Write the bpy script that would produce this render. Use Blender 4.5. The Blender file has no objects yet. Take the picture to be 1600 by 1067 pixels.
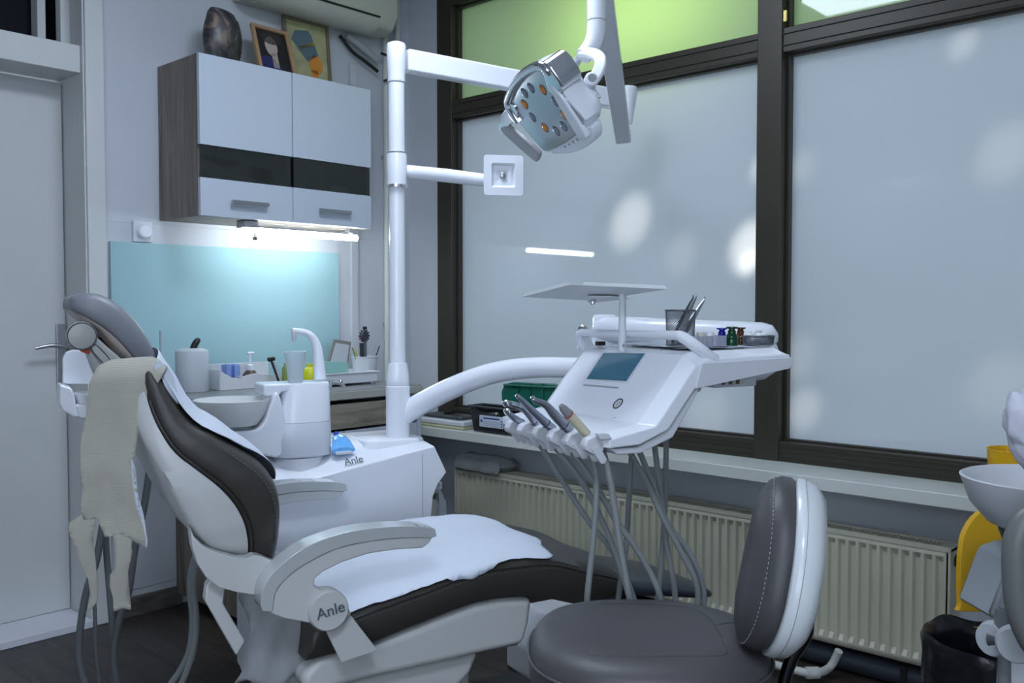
import bpy, bmesh, math, random
from math import pi, sin, cos, radians, sqrt
from mathutils import Vector, Matrix, noise, geometry
random.seed(7)
V3 = Vector
S = bpy.context.scene
COL = S.collection

# ------------------------------------------------------------------ camera
FPX = 1440.0; CAMH = 1.19; AZ = radians(42.53); PIT = radians(-2.1)
cd = bpy.data.cameras.new('camera'); cd.sensor_width = 36; cd.lens = 36*FPX/1600
cd.clip_start = .02; cd.clip_end = 100
cam = bpy.data.objects.new('camera', cd); COL.objects.link(cam)
cam.location = (0, 0, CAMH); cam.rotation_euler = (pi/2+PIT, 0, AZ-pi/2)
S.camera = cam
# ------------------------------------------------------------------ view, world
S.view_settings.view_transform = 'Standard'; S.view_settings.look = 'None'
S.view_settings.gamma = 1; S.view_settings.use_curve_mapping = False
S.view_settings.exposure = 0.06
w = bpy.data.worlds.new('daylight'); S.world = w; w.use_nodes = True
w.node_tree.nodes['Background'].inputs[0].default_value = (.66, .78, .92, 1)
w.node_tree.nodes['Background'].inputs[1].default_value = 1.2
# ------------------------------------------------------------------ lamps (added lamps outside imitating sun through leaves + ceiling panels)
def area(name, loc, rot, sx, sy, power, color):
    l = bpy.data.lights.new(name, 'AREA'); l.shape = 'RECTANGLE'; l.size = sx; l.size_y = sy
    l.energy = power; l.color = color
    o = bpy.data.objects.new(name, l); COL.objects.link(o); o.location = loc; o.rotation_euler = rot
    return o
PANEL_E = 30.0
PANELS = [(1.6, 1.85, .86), (-.3, -.2, 1.3)]  # second panel is added out of view to light the near parts
FILL_WINDOW_L = 5.0  # glow of the added window behind the camera
fg = area('green_pane_fill', (3.50, 2.15, 2.36), (0, radians(90), 0), .12, .7, 1.8, (.85, 1, .45)); fg.data.spread = radians(120)  # lamp added just outside to brighten the green panes
def spot(name, target, e, size, col=(1, .86, .66), d=V3((.75, -.35, .55))):
    l = bpy.data.lights.new(name, 'SPOT'); l.energy = e; l.spot_size = radians(size); l.spot_blend = 1; l.shadow_soft_size = .02; l.color = col
    o = bpy.data.objects.new(name, l); COL.objects.link(o)
    p = V3(target)+d.normalized()*2.6; o.location = p
    o.rotation_euler = (V3(target)-p).to_track_quat('-Z', 'Y').to_euler()
# ------------------------------------------------------------------ projection helpers: a pixel on a real plane -> a point in the room
F = V3((cos(AZ)*cos(PIT), sin(AZ)*cos(PIT), sin(PIT))); R = V3((sin(AZ), -cos(AZ), 0)); U = R.cross(F)
CAM = V3((0, 0, CAMH))
C0 = V3((1.515, 1.855, 0)); cu = V3((.949, -.31, 0)).normalized(); cv = V3((-cu.y, cu.x, 0))
CANG = math.atan2(cu.y, cu.x)
def ray(px, py): return F+R*((px-800)/FPX)-U*((py-533.5)/FPX)
def onp(px, py, n, p0):
    r = ray(px, py); n = V3(n); return CAM+r*((V3(p0)-CAM).dot(n)/r.dot(n))
def PX(px, py, x): return onp(px, py, (1, 0, 0), (x, 0, 0))
def PY(px, py, y): return onp(px, py, (0, 1, 0), (0, y, 0))
def PZ(px, py, z): return onp(px, py, (0, 0, 1), (0, 0, z))
def PD(px, py, d): return CAM+ray(px, py)*d
def CL(a, b, c): return C0+cu*a+cv*b+V3((0, 0, c))          # chair frame -> room
def PV(px, py, v): return onp(px, py, cv, C0+cv*v)
def loc3(p): q = V3(p)-C0; return (q.dot(cu), q.dot(cv), q.z)
for px, py, e, s in [(985, 345, 12, 5.2), (1172, 385, 20, 4.4), (1190, 262, 10, 2.4), (1168, 410, 16, 2.2), (1252, 262, 3.2, 2.8), (1505, 68, 6, 2.4),
                     (1255, 640, 6, 3.6), (1570, 240, 4, 4.5), (1245, 560, 3, 4), (1105, 650, 3, 5), (1560, 600, 2.5, 5), (1065, 395, 3, 4)]:
    spot('sun_fleck_spot', PX(px, py, 3.07), e*24, s, (1, .93, .80))  # spots added outside to imitate sun dapples on the panes

# ------------------------------------------------------------------ materials
MATS = {}
def mat(name, col, rough=.5, metal=0, bump=0, bscale=60, var=0, vscale=8, spec=.5, coat=0, trans=0, ior=1.45, alpha=1, emit=None, es=0, sheen=0, vec=None):
    if name in MATS: return MATS[name]
    m = bpy.data.materials.new(name); m.use_nodes = True; nt = m.node_tree; b = nt.nodes['Principled BSDF']
    b.inputs['Base Color'].default_value = (*col, 1); b.inputs['Roughness'].default_value = rough
    b.inputs['Metallic'].default_value = metal; b.inputs['Specular IOR Level'].default_value = spec
    b.inputs['Coat Weight'].default_value = coat; b.inputs['Transmission Weight'].default_value = trans
    b.inputs['IOR'].default_value = ior; b.inputs['Alpha'].default_value = alpha; b.inputs['Sheen Weight'].default_value = sheen
    if emit: b.inputs['Emission Color'].default_value = (*emit, 1); b.inputs['Emission Strength'].default_value = es
    tc = nt.nodes.new('ShaderNodeTexCoord')
    if var:
        n = nt.nodes.new('ShaderNodeTexNoise'); n.inputs['Scale'].default_value = vscale; n.inputs['Detail'].default_value = 6
        nt.links.new(tc.outputs['Object'], n.inputs['Vector'])
        r = nt.nodes.new('ShaderNodeMapRange'); r.inputs['From Min'].default_value = .3; r.inputs['From Max'].default_value = .7
        r.inputs['To Min'].default_value = 1-var; r.inputs['To Max'].default_value = 1+var*.4
        nt.links.new(n.outputs['Fac'], r.inputs['Value'])
        mx = nt.nodes.new('ShaderNodeVectorMath'); mx.operation = 'SCALE'; mx.inputs[0].default_value = col
        nt.links.new(r.outputs[0], mx.inputs['Scale']); nt.links.new(mx.outputs[0], b.inputs['Base Color'])
    if bump:
        n = nt.nodes.new('ShaderNodeTexNoise'); n.inputs['Scale'].default_value = bscale; n.inputs['Detail'].default_value = 4
        nt.links.new(tc.outputs['Object'], n.inputs['Vector'])
        bp = nt.nodes.new('ShaderNodeBump'); bp.inputs['Strength'].default_value = bump; bp.inputs['Distance'].default_value = .004
        nt.links.new(n.outputs['Fac'], bp.inputs['Height']); nt.links.new(bp.outputs[0], b.inputs['Normal'])
    MATS[name] = m; return m
def wood(name, c1, c2, scale=(1, 8, 8), rough=.55, seams=None, rot=0):
    m = bpy.data.materials.new(name); m.use_nodes = True; nt = m.node_tree; b = nt.nodes['Principled BSDF']; b.inputs['Roughness'].default_value = rough
    tc = nt.nodes.new('ShaderNodeTexCoord'); mp = nt.nodes.new('ShaderNodeMapping'); mp.inputs['Scale'].default_value = scale
    nt.links.new(tc.outputs['Object'], mp.inputs['Vector'])
    n = nt.nodes.new('ShaderNodeTexNoise'); n.inputs['Scale'].default_value = 3; n.inputs['Detail'].default_value = 9; n.inputs['Roughness'].default_value = .65; n.inputs['Distortion'].default_value = .8
    nt.links.new(mp.outputs[0], n.inputs['Vector'])
    cr = nt.nodes.new('ShaderNodeValToRGB'); cr.color_ramp.elements[0].position = .32; cr.color_ramp.elements[1].position = .68
    cr.color_ramp.elements[0].color = (*c1, 1); cr.color_ramp.elements[1].color = (*c2, 1)
    nt.links.new(n.outputs['Fac'], cr.inputs[0]); out = cr.outputs[0]
    if seams:
        br = nt.nodes.new('ShaderNodeTexBrick'); br.inputs['Scale'].default_value = 1; br.inputs['Brick Width'].default_value = seams[0]; br.inputs['Row Height'].default_value = seams[1]
        br.inputs['Mortar Size'].default_value = .0022; br.inputs['Color1'].default_value = (.8, .8, .8, 1); br.inputs['Color2'].default_value = (1.15, 1.12, 1.1, 1); br.inputs['Mortar'].default_value = (.25, .25, .25, 1)
        m2 = nt.nodes.new('ShaderNodeMapping'); m2.inputs['Rotation'].default_value = (0, 0, rot); nt.links.new(tc.outputs['Object'], m2.inputs['Vector']); nt.links.new(m2.outputs[0], br.inputs['Vector'])
        mx = nt.nodes.new('ShaderNodeMix'); mx.data_type = 'RGBA'; mx.blend_type = 'MULTIPLY'; mx.inputs[0].default_value = 1
        nt.links.new(out, mx.inputs[6]); nt.links.new(br.outputs[0], mx.inputs[7]); out = mx.outputs[2]
    nt.links.new(out, b.inputs['Base Color'])
    bp = nt.nodes.new('ShaderNodeBump'); bp.inputs['Strength'].default_value = .15; bp.inputs['Distance'].default_value = .003
    nt.links.new(n.outputs['Fac'], bp.inputs['Height']); nt.links.new(bp.outputs[0], b.inputs['Normal'])
    MATS[name] = m; return m
def frosted(name, col, trans_col, gloss=.05, tw=.6, grad=None):
    m = bpy.data.materials.new(name); m.use_nodes = True; nt = m.node_tree; nt.nodes.clear()
    o = nt.nodes.new('ShaderNodeOutputMaterial'); d = nt.nodes.new('ShaderNodeBsdfDiffuse'); t = nt.nodes.new('ShaderNodeBsdfTranslucent')
    d.inputs[0].default_value = (*col, 1); t.inputs[0].default_value = (*trans_col, 1)
    mx = nt.nodes.new('ShaderNodeMixShader'); mx.inputs[0].default_value = tw
    nt.links.new(d.outputs[0], mx.inputs[1]); nt.links.new(t.outputs[0], mx.inputs[2])
    g = nt.nodes.new('ShaderNodeBsdfGlossy'); g.inputs['Roughness'].default_value = gloss
    fr = nt.nodes.new('ShaderNodeFresnel'); fr.inputs[0].default_value = 1.45
    m2 = nt.nodes.new('ShaderNodeMixShader'); nt.links.new(fr.outputs[0], m2.inputs[0]); nt.links.new(mx.outputs[0], m2.inputs[1]); nt.links.new(g.outputs[0], m2.inputs[2])
    nt.links.new(m2.outputs[0], o.inputs[0]); MATS[name] = m; return m
WALL = mat('wall_paint', (.53, .555, .595), .75, bump=.25, bscale=90, var=.05, vscale=2)
CEIL = mat('ceiling_paint', (.7, .72, .75), .8)
FLOOR = wood('floor_planks', (.020, .017, .015), (.062, .052, .044), (9, 1.2, 9), .42, (1.15, .19), pi/2)
WHITE = mat('white_plastic', (.79, .81, .86), .22, coat=.25)
WHITE2 = mat('white_satin_plastic', (.64, .655, .69), .38)
WARM = mat('warm_white_plastic', (.56, .565, .55), .33)
PAINT = mat('door_paint', (.60, .61, .605), .45, var=.05, vscale=3)
FRAME = mat('brown_aluminium', (.046, .040, .029), .42, metal=.25)
CREAM = mat('cream_sill', (.62, .645, .60), .4, var=.05)
RAD = mat('radiator_enamel', (.50, .485, .375), .4, var=.06, vscale=5)
LEATH = mat('dark_brown_leather', (.042, .038, .033), .42, bump=.12, bscale=260)
LEATHG = mat('grey_leather', (.20, .21, .235), .42, bump=.12, bscale=260)
LEATHS = mat('stool_leather', (.060, .057, .060), .45, bump=.15, bscale=300)
CHROME = mat('chrome', (.75, .76, .78), .12, metal=1)
STEEL = mat('brushed_steel', (.5, .51, .53), .3, metal=1, bump=.05)
GUN = mat('handpiece_steel', (.50, .53, .61), .3, metal=1)
HOSE = mat('grey_hose', (.22, .235, .235), .42)
HOSED = mat('dark_grey_hose', (.12, .128, .13), .5)
BLACK = mat('black_plastic', (.012, .012, .013), .4)
DGREY = mat('dark_grey_plastic', (.06, .065, .07), .45)
OAK = wood('grey_oak_laminate', (.085, .070, .056), (.27, .225, .18), (6, 6, .6), .5)
OAKH = wood('grey_oak_laminate_across', (.14, .118, .096), (.42, .355, .29), (.8, 6, 7), .5)
FRONT = mat('white_lacquer_front', (.50, .55, .62), .28)
MINT = mat('mint_glass', (.33, .52, .555), .12, coat=.4)
PAPER = mat('white_paper', (.60, .645, .72), .8, bump=.25, bscale=350)
CLOTH = mat('beige_crepe', (.42, .40, .335), .85)
_n = CLOTH.node_tree; _w = _n.nodes.new('ShaderNodeTexWave'); _w.bands_direction = 'Z'; _w.inputs['Scale'].default_value = 95; _w.inputs['Distortion'].default_value = 3; _w.inputs['Detail'].default_value = 2
_b = _n.nodes.new('ShaderNodeBump'); _b.inputs['Strength'].default_value = .22; _b.inputs['Distance'].default_value = .002
_n.links.new(_n.nodes['Texture Coordinate'].outputs['Object'], _w.inputs['Vector']); _n.links.new(_w.outputs['Fac'], _b.inputs['Height']); _n.links.new(_b.outputs[0], _n.nodes['Principled BSDF'].inputs['Normal'])
FROST = frosted('frosted_glass', (.50, .55, .60), (.62, .66, .70), .035, .58)
GREENP = frosted('green_film_glass', (.30, .40, .26), (.50, .66, .32), .03, .6)
YEL = mat('yellow_plastic', (.75, .42, .01), .4)
YELG = mat('yellow_bottle_plastic', (.65, .68, .02), .35)
BAG = mat('black_bin_liner', (.008, .008, .01), .25, bump=.6, bscale=30)
TXT = mat('grey_lettering', (.10, .12, .15), .5)
CLEAR = mat('clear_plastic', (.9, .93, .95), .08, trans=.9, ior=1.3)

# ------------------------------------------------------------------ building blocks
ORG = {}
def tag(o, label=None, cat=None, group=None, kind=None):
    if label: o['label'] = label
    if cat: o['category'] = cat
    if group: o['group'] = group
    if kind: o['kind'] = kind
    return o
def thing(name, label, cat, loc, rotz=0, group=None, kind=None):
    o = bpy.data.objects.new(name, None); COL.objects.link(o); o.empty_display_size = .05
    o.location = loc; o.rotation_euler = (0, 0, rotz)
    ORG[o.name] = Matrix.Translation(V3(loc)) @ Matrix.Rotation(rotz, 4, 'Z')
    return tag(o, label, cat, group, kind)
def mk(name, vs, fs, m, parent=None, smooth=True, bevel=0, seg=2, sub=0, solid=0, ang=40, recalc=True):
    vs = [V3(v) for v in vs]
    if parent is not None: M = ORG[parent.name]
    else:
        lo = V3((min(v[i] for v in vs) for i in range(3))); hi = V3((max(v[i] for v in vs) for i in range(3)))
        M = Matrix.Translation(V3(((lo.x+hi.x)/2, (lo.y+hi.y)/2, lo.z)))
    Mi = M.inverted(); me = bpy.data.meshes.new(name); me.from_pydata([Mi @ v for v in vs], [], fs)
    if recalc:
        bm = bmesh.new(); bm.from_mesh(me); bmesh.ops.recalc_face_normals(bm, faces=bm.faces); bm.to_mesh(me); bm.free()
    me.materials.append(m)
    for p in me.polygons: p.use_smooth = smooth
    if smooth: me.set_sharp_from_angle(angle=radians(ang))
    o = bpy.data.objects.new(name, me); COL.objects.link(o)
    if parent is not None: o.parent = parent
    else: o.location = M.translation
    ORG[o.name] = M
    if solid:
        md = o.modifiers.new('thickness', 'SOLIDIFY'); md.thickness = solid; md.offset = 0
    if bevel:
        md = o.modifiers.new('bevel', 'BEVEL'); md.width = bevel; md.segments = seg; md.limit_method = 'ANGLE'; md.angle_limit = radians(35); md.harden_normals = smooth
    if sub:
        md = o.modifiers.new('sub', 'SUBSURF'); md.levels = sub; md.render_levels = sub
    return o
class G:                                    # geometry collector
    def __init__(s): s.v = []; s.f = []
    def add(s, v, f):
        n = len(s.v); s.v += [V3(p) for p in v]; s.f += [[i+n for i in q] for q in f]; return s
    def build(s, name, m, parent=None, **k): return mk(name, s.v, s.f, m, parent, **k)
BF = [(0, 1, 3, 2), (4, 6, 7, 5), (0, 4, 5, 1), (2, 3, 7, 6), (0, 2, 6, 4), (1, 5, 7, 3)]
def boxg(lo, hi, fr=None):
    v = [V3((x, y, z)) for x in (lo[0], hi[0]) for y in (lo[1], hi[1]) for z in (lo[2], hi[2])]
    if fr: v = [fr(*p) for p in v]
    return v, BF
def box(name, lo, hi, m, parent=None, fr=None, bevel=.002, **k):
    v, f = boxg(lo, hi, fr); return mk(name, v, f, m, parent, bevel=bevel, **k)
def rings(rs, cap=True, closed=True):
    n = len(rs[0]); v = [p for r in rs for p in r]; f = []
    for i in range(len(rs)-1):
        for j in range(n if closed else n-1):
            a = i*n+j; b = i*n+(j+1) % n; f.append((a, b, b+n, a+n))
    if cap: f.append(tuple(range(n))[::-1]); f.append(tuple(range((len(rs)-1)*n, len(rs)*n)))
    return v, f
def cat(pts, n=8, closed=False):
    P = [V3(p) for p in pts]; out = []
    m = len(P)
    for i in range(m if closed else m-1):
        if closed: p0, p1, p2, p3 = P[(i-1) % m], P[i], P[(i+1) % m], P[(i+2) % m]
        else: p0, p1, p2, p3 = P[max(i-1, 0)], P[i], P[i+1], P[min(i+2, m-1)]
        for k in range(n):
            t = k/n; out.append(.5*((2*p1)+(p2-p0)*t+(2*p0-5*p1+4*p2-p3)*t*t+(3*p1-p0-3*p2+p3)*t**3))
    if not closed: out.append(P[-1])
    return out
def lerpl(vals, n):                                       # resample a list of values along with cat()
    out = []
    for i in range(len(vals)-1):
        for k in range(n): out.append(vals[i]+(vals[i+1]-vals[i])*k/n)
    out.append(vals[-1]); return out
def frames(P):
    T = [(P[min(i+1, len(P)-1)]-P[max(i-1, 0)]).normalized() for i in range(len(P))]
    n = T[0].orthogonal().normalized()
    if abs(T[0].z) < .9: n = (V3((0, 0, 1))-T[0]*T[0].z).normalized()
    N = []
    for t in T:
        n = (n-t*n.dot(t)).normalized(); N.append(n)
    return T, N
def tubeg(P, r, seg=12, sy=1.0):
    P = [V3(p) for p in P]; rr = r if isinstance(r, (list, tuple)) else [r]*len(P); T, N = frames(P)
    rs = []
    for p, t, n, q in zip(P, T, N, rr):
        b = t.cross(n); rs.append([p+(n*cos(a)*sy+b*sin(a))*q for a in [2*pi*k/seg for k in range(seg)]])
    return rings(rs)
def tube(name, P, r, m, parent=None, seg=12, smoothn=0, sy=1.0, **k):
    if smoothn:
        if isinstance(r, (list, tuple)): r = lerpl(list(r), smoothn)
        P = cat(P, smoothn)
    v, f = tubeg(P, r, seg, sy); return mk(name, v, f, m, parent, **k)
def latheg(c, prof, seg=32, ax=None):
    c = V3(c); ax = V3(ax).normalized() if ax else V3((0, 0, 1)); a = ax.orthogonal().normalized(); b = ax.cross(a)
    return rings([[c+ax*h+(a*cos(t)+b*sin(t))*max(r, .0002) for t in [2*pi*k/seg for k in range(seg)]] for r, h in prof])
def lathe(name, c, prof, m, parent=None, seg=32, ax=None, **k):
    v, f = latheg(c, prof, seg, ax); return mk(name, v, f, m, parent, **k)
def prismg(pts, off):
    a = [V3(p) for p in pts]; b = [p+V3(off) for p in a]; return rings([a, b])
def prism(name, pts, off, m, parent=None, bevel=.002, **k):
    v, f = prismg(pts, off); return mk(name, v, f, m, parent, bevel=bevel, **k)
def inpoly(p, poly):
    c = False; n = len(poly)
    for i in range(n):
        a = poly[i]; b = poly[i-1]
        if (a[1] > p[1]) != (b[1] > p[1]) and p[0] < (b[0]-a[0])*(p[1]-a[1])/(b[1]-a[1])+a[0]: c = not c
    return c
def sheet(name, outline, fn, step, m, parent=None, solid=.0008, **k):
    """outline in a 2-D chart, fn maps chart -> room; a real cloth surface with thickness"""
    pts = [V3((a, b)).to_2d() if False else Vector((a, b)) for a, b in outline]
    xs = [p[0] for p in pts]; ys = [p[1] for p in pts]; nb = len(pts); extra = []
    x = min(xs)+step/2
    row = 0
    while x < max(xs):
        y = min(ys)+step/2*(1+(row % 2)); row += 1
        while y < max(ys):
            if inpoly((x, y), pts): extra.append(Vector((x, y)))
            y += step
        x += step
    r = geometry.delaunay_2d_cdt(pts+extra, [], [list(range(nb))], 1, 1e-6)
    vs = [fn(p[0], p[1]) for p in r[0]]
    return mk(name, vs, [tuple(f) for f in r[2]], m, parent, solid=solid, ang=60, **k)
def dense(outline, step):
    out = []
    for i in range(len(outline)):
        a = Vector(outline[i]); b = Vector(outline[(i+1) % len(outline)]); n = max(1, int((b-a).length/step))
        for k in range(n): out.append(tuple(a+(b-a)*k/n))
    return out
def text(name, body, p, xdir, ydir, size, m, parent, depth=.0006):
    c = bpy.data.curves.new(name, 'FONT'); c.body = body; c.size = size; c.extrude = depth; c.align_x = 'CENTER'; c.align_y = 'CENTER'; c.offset = size*.008
    o = bpy.data.objects.new(name+'_tmp', c); COL.objects.link(o)
    dg = bpy.context.evaluated_depsgraph_get(); me0 = bpy.data.meshes.new_from_object(o.evaluated_get(dg))
    bpy.data.objects.remove(o)
    xd = V3(xdir).normalized(); yd = V3(ydir); yd = (yd-xd*yd.dot(xd)).normalized(); zd = xd.cross(yd)
    vs = [V3(p)+xd*v.co.x+yd*v.co.y+zd*v.co.z for v in me0.vertices]; fs = [tuple(q.vertices) for q in me0.polygons]
    return mk(name, vs, fs, m, parent, smooth=False)
def struct(o): o['kind'] = 'structure'; return o
NO = noise.noise

# ================================================================== THE ROOM
WX = 3.03; WY = 3.47; X0 = -1.6; Y0 = -2.4; CZ = 2.78; DX = 1.447; DL = .52
struct(box('floor', (X0, Y0, -.05), (WX, WY+.2, 0), FLOOR, bevel=0))
struct(box('ceiling', (X0, Y0, CZ), (WX+.2, WY+.2, CZ+.05), CEIL, bevel=0))
g = G(); g.add(*boxg((DX+.02, WY, 0), (WX+.25, WY+.2, CZ))); g.add(*boxg((X0, WY, 0), (DL-.02, WY+.2, CZ))); g.add(*boxg((DL-.02, WY, 2.62), (DX+.02, WY+.2, CZ)))
struct(g.build('wall_back', WALL))
WYR, WYL, WZ0, WZ1 = -1.75, 3.235, .652, 2.665
g = G(); g.add(*boxg((WX, Y0, 0), (WX+.2, WY, .60))); g.add(*boxg((WX, Y0, WZ1), (WX+.2, WY, CZ))); g.add(*boxg((WX, WYL, .6), (WX+.2, WY, WZ1))); g.add(*boxg((WX, Y0, .6), (WX+.2, WYR, WZ1)))
struct(g.build('wall_window', WALL))
g = G(); L2 = (-2.1, .5, .85, 2.25)
g.add(*boxg((X0-.1, Y0, 0), (X0, L2[0], CZ))); g.add(*boxg((X0-.1, L2[1], 0), (X0, WY+.2, CZ))); g.add(*boxg((X0-.1, L2[0], 0), (X0, L2[1], L2[2]))); g.add(*boxg((X0-.1, L2[0], L2[3]), (X0, L2[1], CZ)))
struct(g.build('wall_left', WALL))
w2 = struct(thing('fill_window', 'added glowing fill window on the wall behind and left of the camera', 'window', (X0, -.8, .85)))  # window added out of view; its pane glows to fill the room
g = G()
for y0, y1, z0, z1 in [(L2[0], L2[0]+.06, L2[2], L2[3]), (L2[1]-.06, L2[1], L2[2], L2[3]), (-.83, -.77, L2[2], L2[3]), (L2[0], L2[1], L2[2], L2[2]+.06), (L2[0], L2[1], L2[3]-.06, L2[3])]: g.add(*boxg((X0-.07, y0, z0), (X0-.01, y1, z1)))
g.build('window_frame', FRAME, w2, bevel=.003)
box('fill_pane', (X0-.05, L2[0]+.03, L2[2]+.03), (X0-.045, L2[1]-.03, L2[3]-.03), mat('fill_pane', (.7, .7, .7), .5, emit=(.72, .84, 1), es=FILL_WINDOW_L), w2, bevel=0)
struct(box('wall_rear', (X0, Y0-.1, 0), (WX+.2, Y0, CZ), WALL, bevel=0))
struct(box('trim_1', (DX+.075, WY-.006, .10), (2.95, WY, 1.515), WALL, bevel=.003))       # thicker lower plaster
g = G(); g.add(*boxg((DX+.075, WY-.022, 0), (1.80, WY-.006, .075)))
struct(g.build('baseboard_back', wood('baseboard_wood', (.05, .045, .04), (.16, .145, .125), (2, 8, 8)), bevel=.003))
struct(box('baseboard_window', (WX-.015, Y0, 0), (WX, WY, .07), OAKH))
# door
d = struct(thing('door_1', 'white painted flush door with lever handle and dark transom light above', 'door', (DX-.46, WY, 0)))
leaf = box('door_leaf', (DL+.03, 3.64, .03), (DX-.005, 3.68, 2.04), PAINT, d, bevel=.002)
g = G()
g.add(*boxg((DX, WY-.012, 0), (DX+.022, 3.70, 2.62))); g.add(*boxg((DL-.02, WY-.012, 0), (DL, 3.70, 2.62)))
g.add(*boxg((DL, WY+.004, 2.005+.045), (DX, 3.70, 2.15)))
g.build('door_frame', PAINT, d, bevel=.003)
box('architrave', (DX+.006, WY-.022, 0), (DX+.075, WY-.001, 2.66), PAINT, d, bevel=.004)
box('threshold', (DL, WY-.03, 0), (DX-.001, 3.66, .028), mat('threshold_paint', (.66, .68, .72), .5), d, bevel=.003)
box('transom_glass', (DL, 3.692, 2.15), (DX+.001, 3.70, 2.62), mat('dark_pane', (.006, .007, .011), .5, spec=.1), d, bevel=0)
g = G(); g.add(*boxg((DX-.09, 3.63, 2.15), (DX-.06, 3.69, 2.62))); g.add(*boxg((DL, 3.63, 2.585), (DX-.06, 3.69, 2.62))); g.add(*boxg((DX-.035, 3.56, 2.15), (DX, 3.60, 2.62)))
g.build('transom_frame', PAINT, d, bevel=.002)
hp = PY(97, 557, 3.632)
hd = box('handle_plate', (hp.x-.02, 3.630, hp.z-.125), (hp.x+.018, 3.640, hp.z+.125), STEEL, d, bevel=.004)
hx, hz = hp.x-.001, PY(97, 541, 3.62).z
tube('lever', [(hx, 3.635, hz), (hx, 3.59, hz), (hx-.012, 3.578, hz), (hx-.06, 3.575, hz+.006), (hx-.115, 3.578, hz-.004)], [.009, .009, .0095, .008, .006], STEEL, hd, smoothn=4)
# window
wn = struct(thing('window_1', 'wide brown aluminium window with frosted lower panes and green upper panes', 'window', (WX, 1.5, WZ0)))
g = G()
def fbar(y0, y1, z0, z1, x0=3.0, x1=3.10): g.add(*boxg((x0, y0, z0), (x1, y1, z1)))
MY = [(1.484, 1.578), (-.20, -.106)]
fbar(3.135, WYL, WZ0, WZ1); fbar(WYR, WYR+.1, WZ0, WZ1); fbar(WYR, WYL, WZ0, .722, 3.001); fbar(WYR, WYL, 2.59, WZ1, 3.001)
for a, b in MY: fbar(a, b, WZ0, WZ1, 2.994)
fbar(WYR, WYL, 2.070, 2.155, 3.003)
g.build('window_frame', FRAME, wn, bevel=.004)
g = G()                                     # glazing beads and grooves
for a, b in [(1.578, 3.135), (-.106, 1.484), (WYR+.1, -.2)]:
    for z0, z1 in [(.722, 2.07), (2.155, 2.59)]:
        t = .012
        g.add(*boxg((3.035, a, z0), (3.06, a+t, z1))); g.add(*boxg((3.035, b-t, z0), (3.06, b, z1)))
        g.add(*boxg((3.035, a+t, z0), (3.06, b-t, z0+t*.6))); g.add(*boxg((3.035, a+t, z1-t*.6), (3.06, b-t, z1)))
for z in (.668, .688, .705, 2.092, 2.132): g.add(*boxg((2.9975, WYR+.1, z), (3.004, WYL-.1, z+.004)))
g.build('glazing_bead', FRAME, wn, bevel=.001)
for a, b in [(1.578, 3.135), (-.106, 1.484), (WYR+.1, -.2)]:
    mk('frosted_pane', [(3.07, a, .722), (3.07, a, 2.07), (3.07, b, 2.07), (3.07, b, .722)], [(0, 1, 2, 3)], FROST, wn, smooth=False, recalc=False)
    mk('green_pane', [(3.07, a, 2.155), (3.07, a, 2.59), (3.07, b, 2.59), (3.07, b, 2.155)], [(0, 1, 2, 3)], GREENP, wn, smooth=False, recalc=False)
box('hinge', (2.99, 1.466, 2.17), (2.998, 1.480, 2.21), mat('brass', (.35, .27, .1), .35, metal=1), wn)
sill = struct(box('trim_2', (2.80, WYR, .609), (3.0, WY-.002, .652), CREAM, bevel=.004)); sill['label'] = 'cream window sill'
# outside ground
struct(box('ground', (3.3, -6, -.1), (12, 9, -.02), mat('yard', (.12, .14, .08), .9), bevel=0))
# ceiling lamps
for i, (x, y, e) in enumerate(PANELS):
    t = thing('ceiling_light', ['square LED panel on the ceiling above the dental chair', 'added square LED fill panel on the ceiling near the camera'][i], 'light', (x, y, CZ), group=None)
    box('frame', (x-.31, y-.31, CZ-.025), (x+.31, y+.31, CZ), WHITE2, t)
    box('diffuser', (x-.285, y-.285, CZ-.03), (x+.285, y+.285, CZ-.024), mat('panel_glow_%d' % i, (.9, .9, .9), .5, emit=(.72, .82, 1), es=PANEL_E*e), t, bevel=0)

# ------------------------------------------------------------------ radiator, pipes
RX = 2.88
t = thing('radiator', 'cream panel radiator with ribbed front below the window sill', 'radiator', (2.92, 1.95, 0))
prof = []; y = .885; P_ = .0333; k = 0
rows = [(.100, 0), (.118, 0), (.135, .008), (.43, .008), (.447, 0), (.462, 0)]
ys = []; n = int((2.985-.885)/P_)
for i in range(n):
    b0 = .885+i*P_
    ys += [(b0, 0), (b0+P_*.22, 0), (b0+P_*.36, 1), (b0+P_*.80, 1), (b0+P_*.94, 0)]
ys.append((.885+n*P_, 0))
v = [(RX+a*q*1.6, yy, z) for z, a in rows for yy, q in ys]; m_ = len(ys)
f = [(r*m_+c, r*m_+c+1, (r+1)*m_+c+1, (r+1)*m_+c) for r in range(len(rows)-1) for c in range(m_-1)]
mk('front_panel', v, f, RAD, t, solid=.0016, ang=25)
mk('back_panel', [(V3(p)+V3((.075, 0, 0))) for p in v], f, RAD, t, solid=.0016, ang=25)
for yy in (.872, 2.985): box('side_panel', (RX-.004, yy, .10), (RX+.085, yy+.008, .474), RAD, t, bevel=.003)
g = G(); g.add(*boxg((RX-.004, .872, .462), (RX+.012, 2.993, .477))); g.add(*boxg((RX+.066, .872, .462), (RX+.085, 2.993, .477)))
for i in range(int(2.04/.0125)): y0 = .91+i*.0125; g.add(*boxg((RX+.012, y0, .470), (RX+.066, y0+.0042, .476)))
g.add(*boxg((RX+.012, .872, .462), (RX+.066, .905, .477)))
g.build('top_grille', RAD, t, bevel=.0008)
box('shaded_convector', (RX+.018, .89, .12), (RX+.060, 2.98, .440), mat('convector_shade', (.035, .035, .032), .7), t, bevel=0)  # plain convector block, coloured dark to deepen shade in the grille slots
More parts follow.
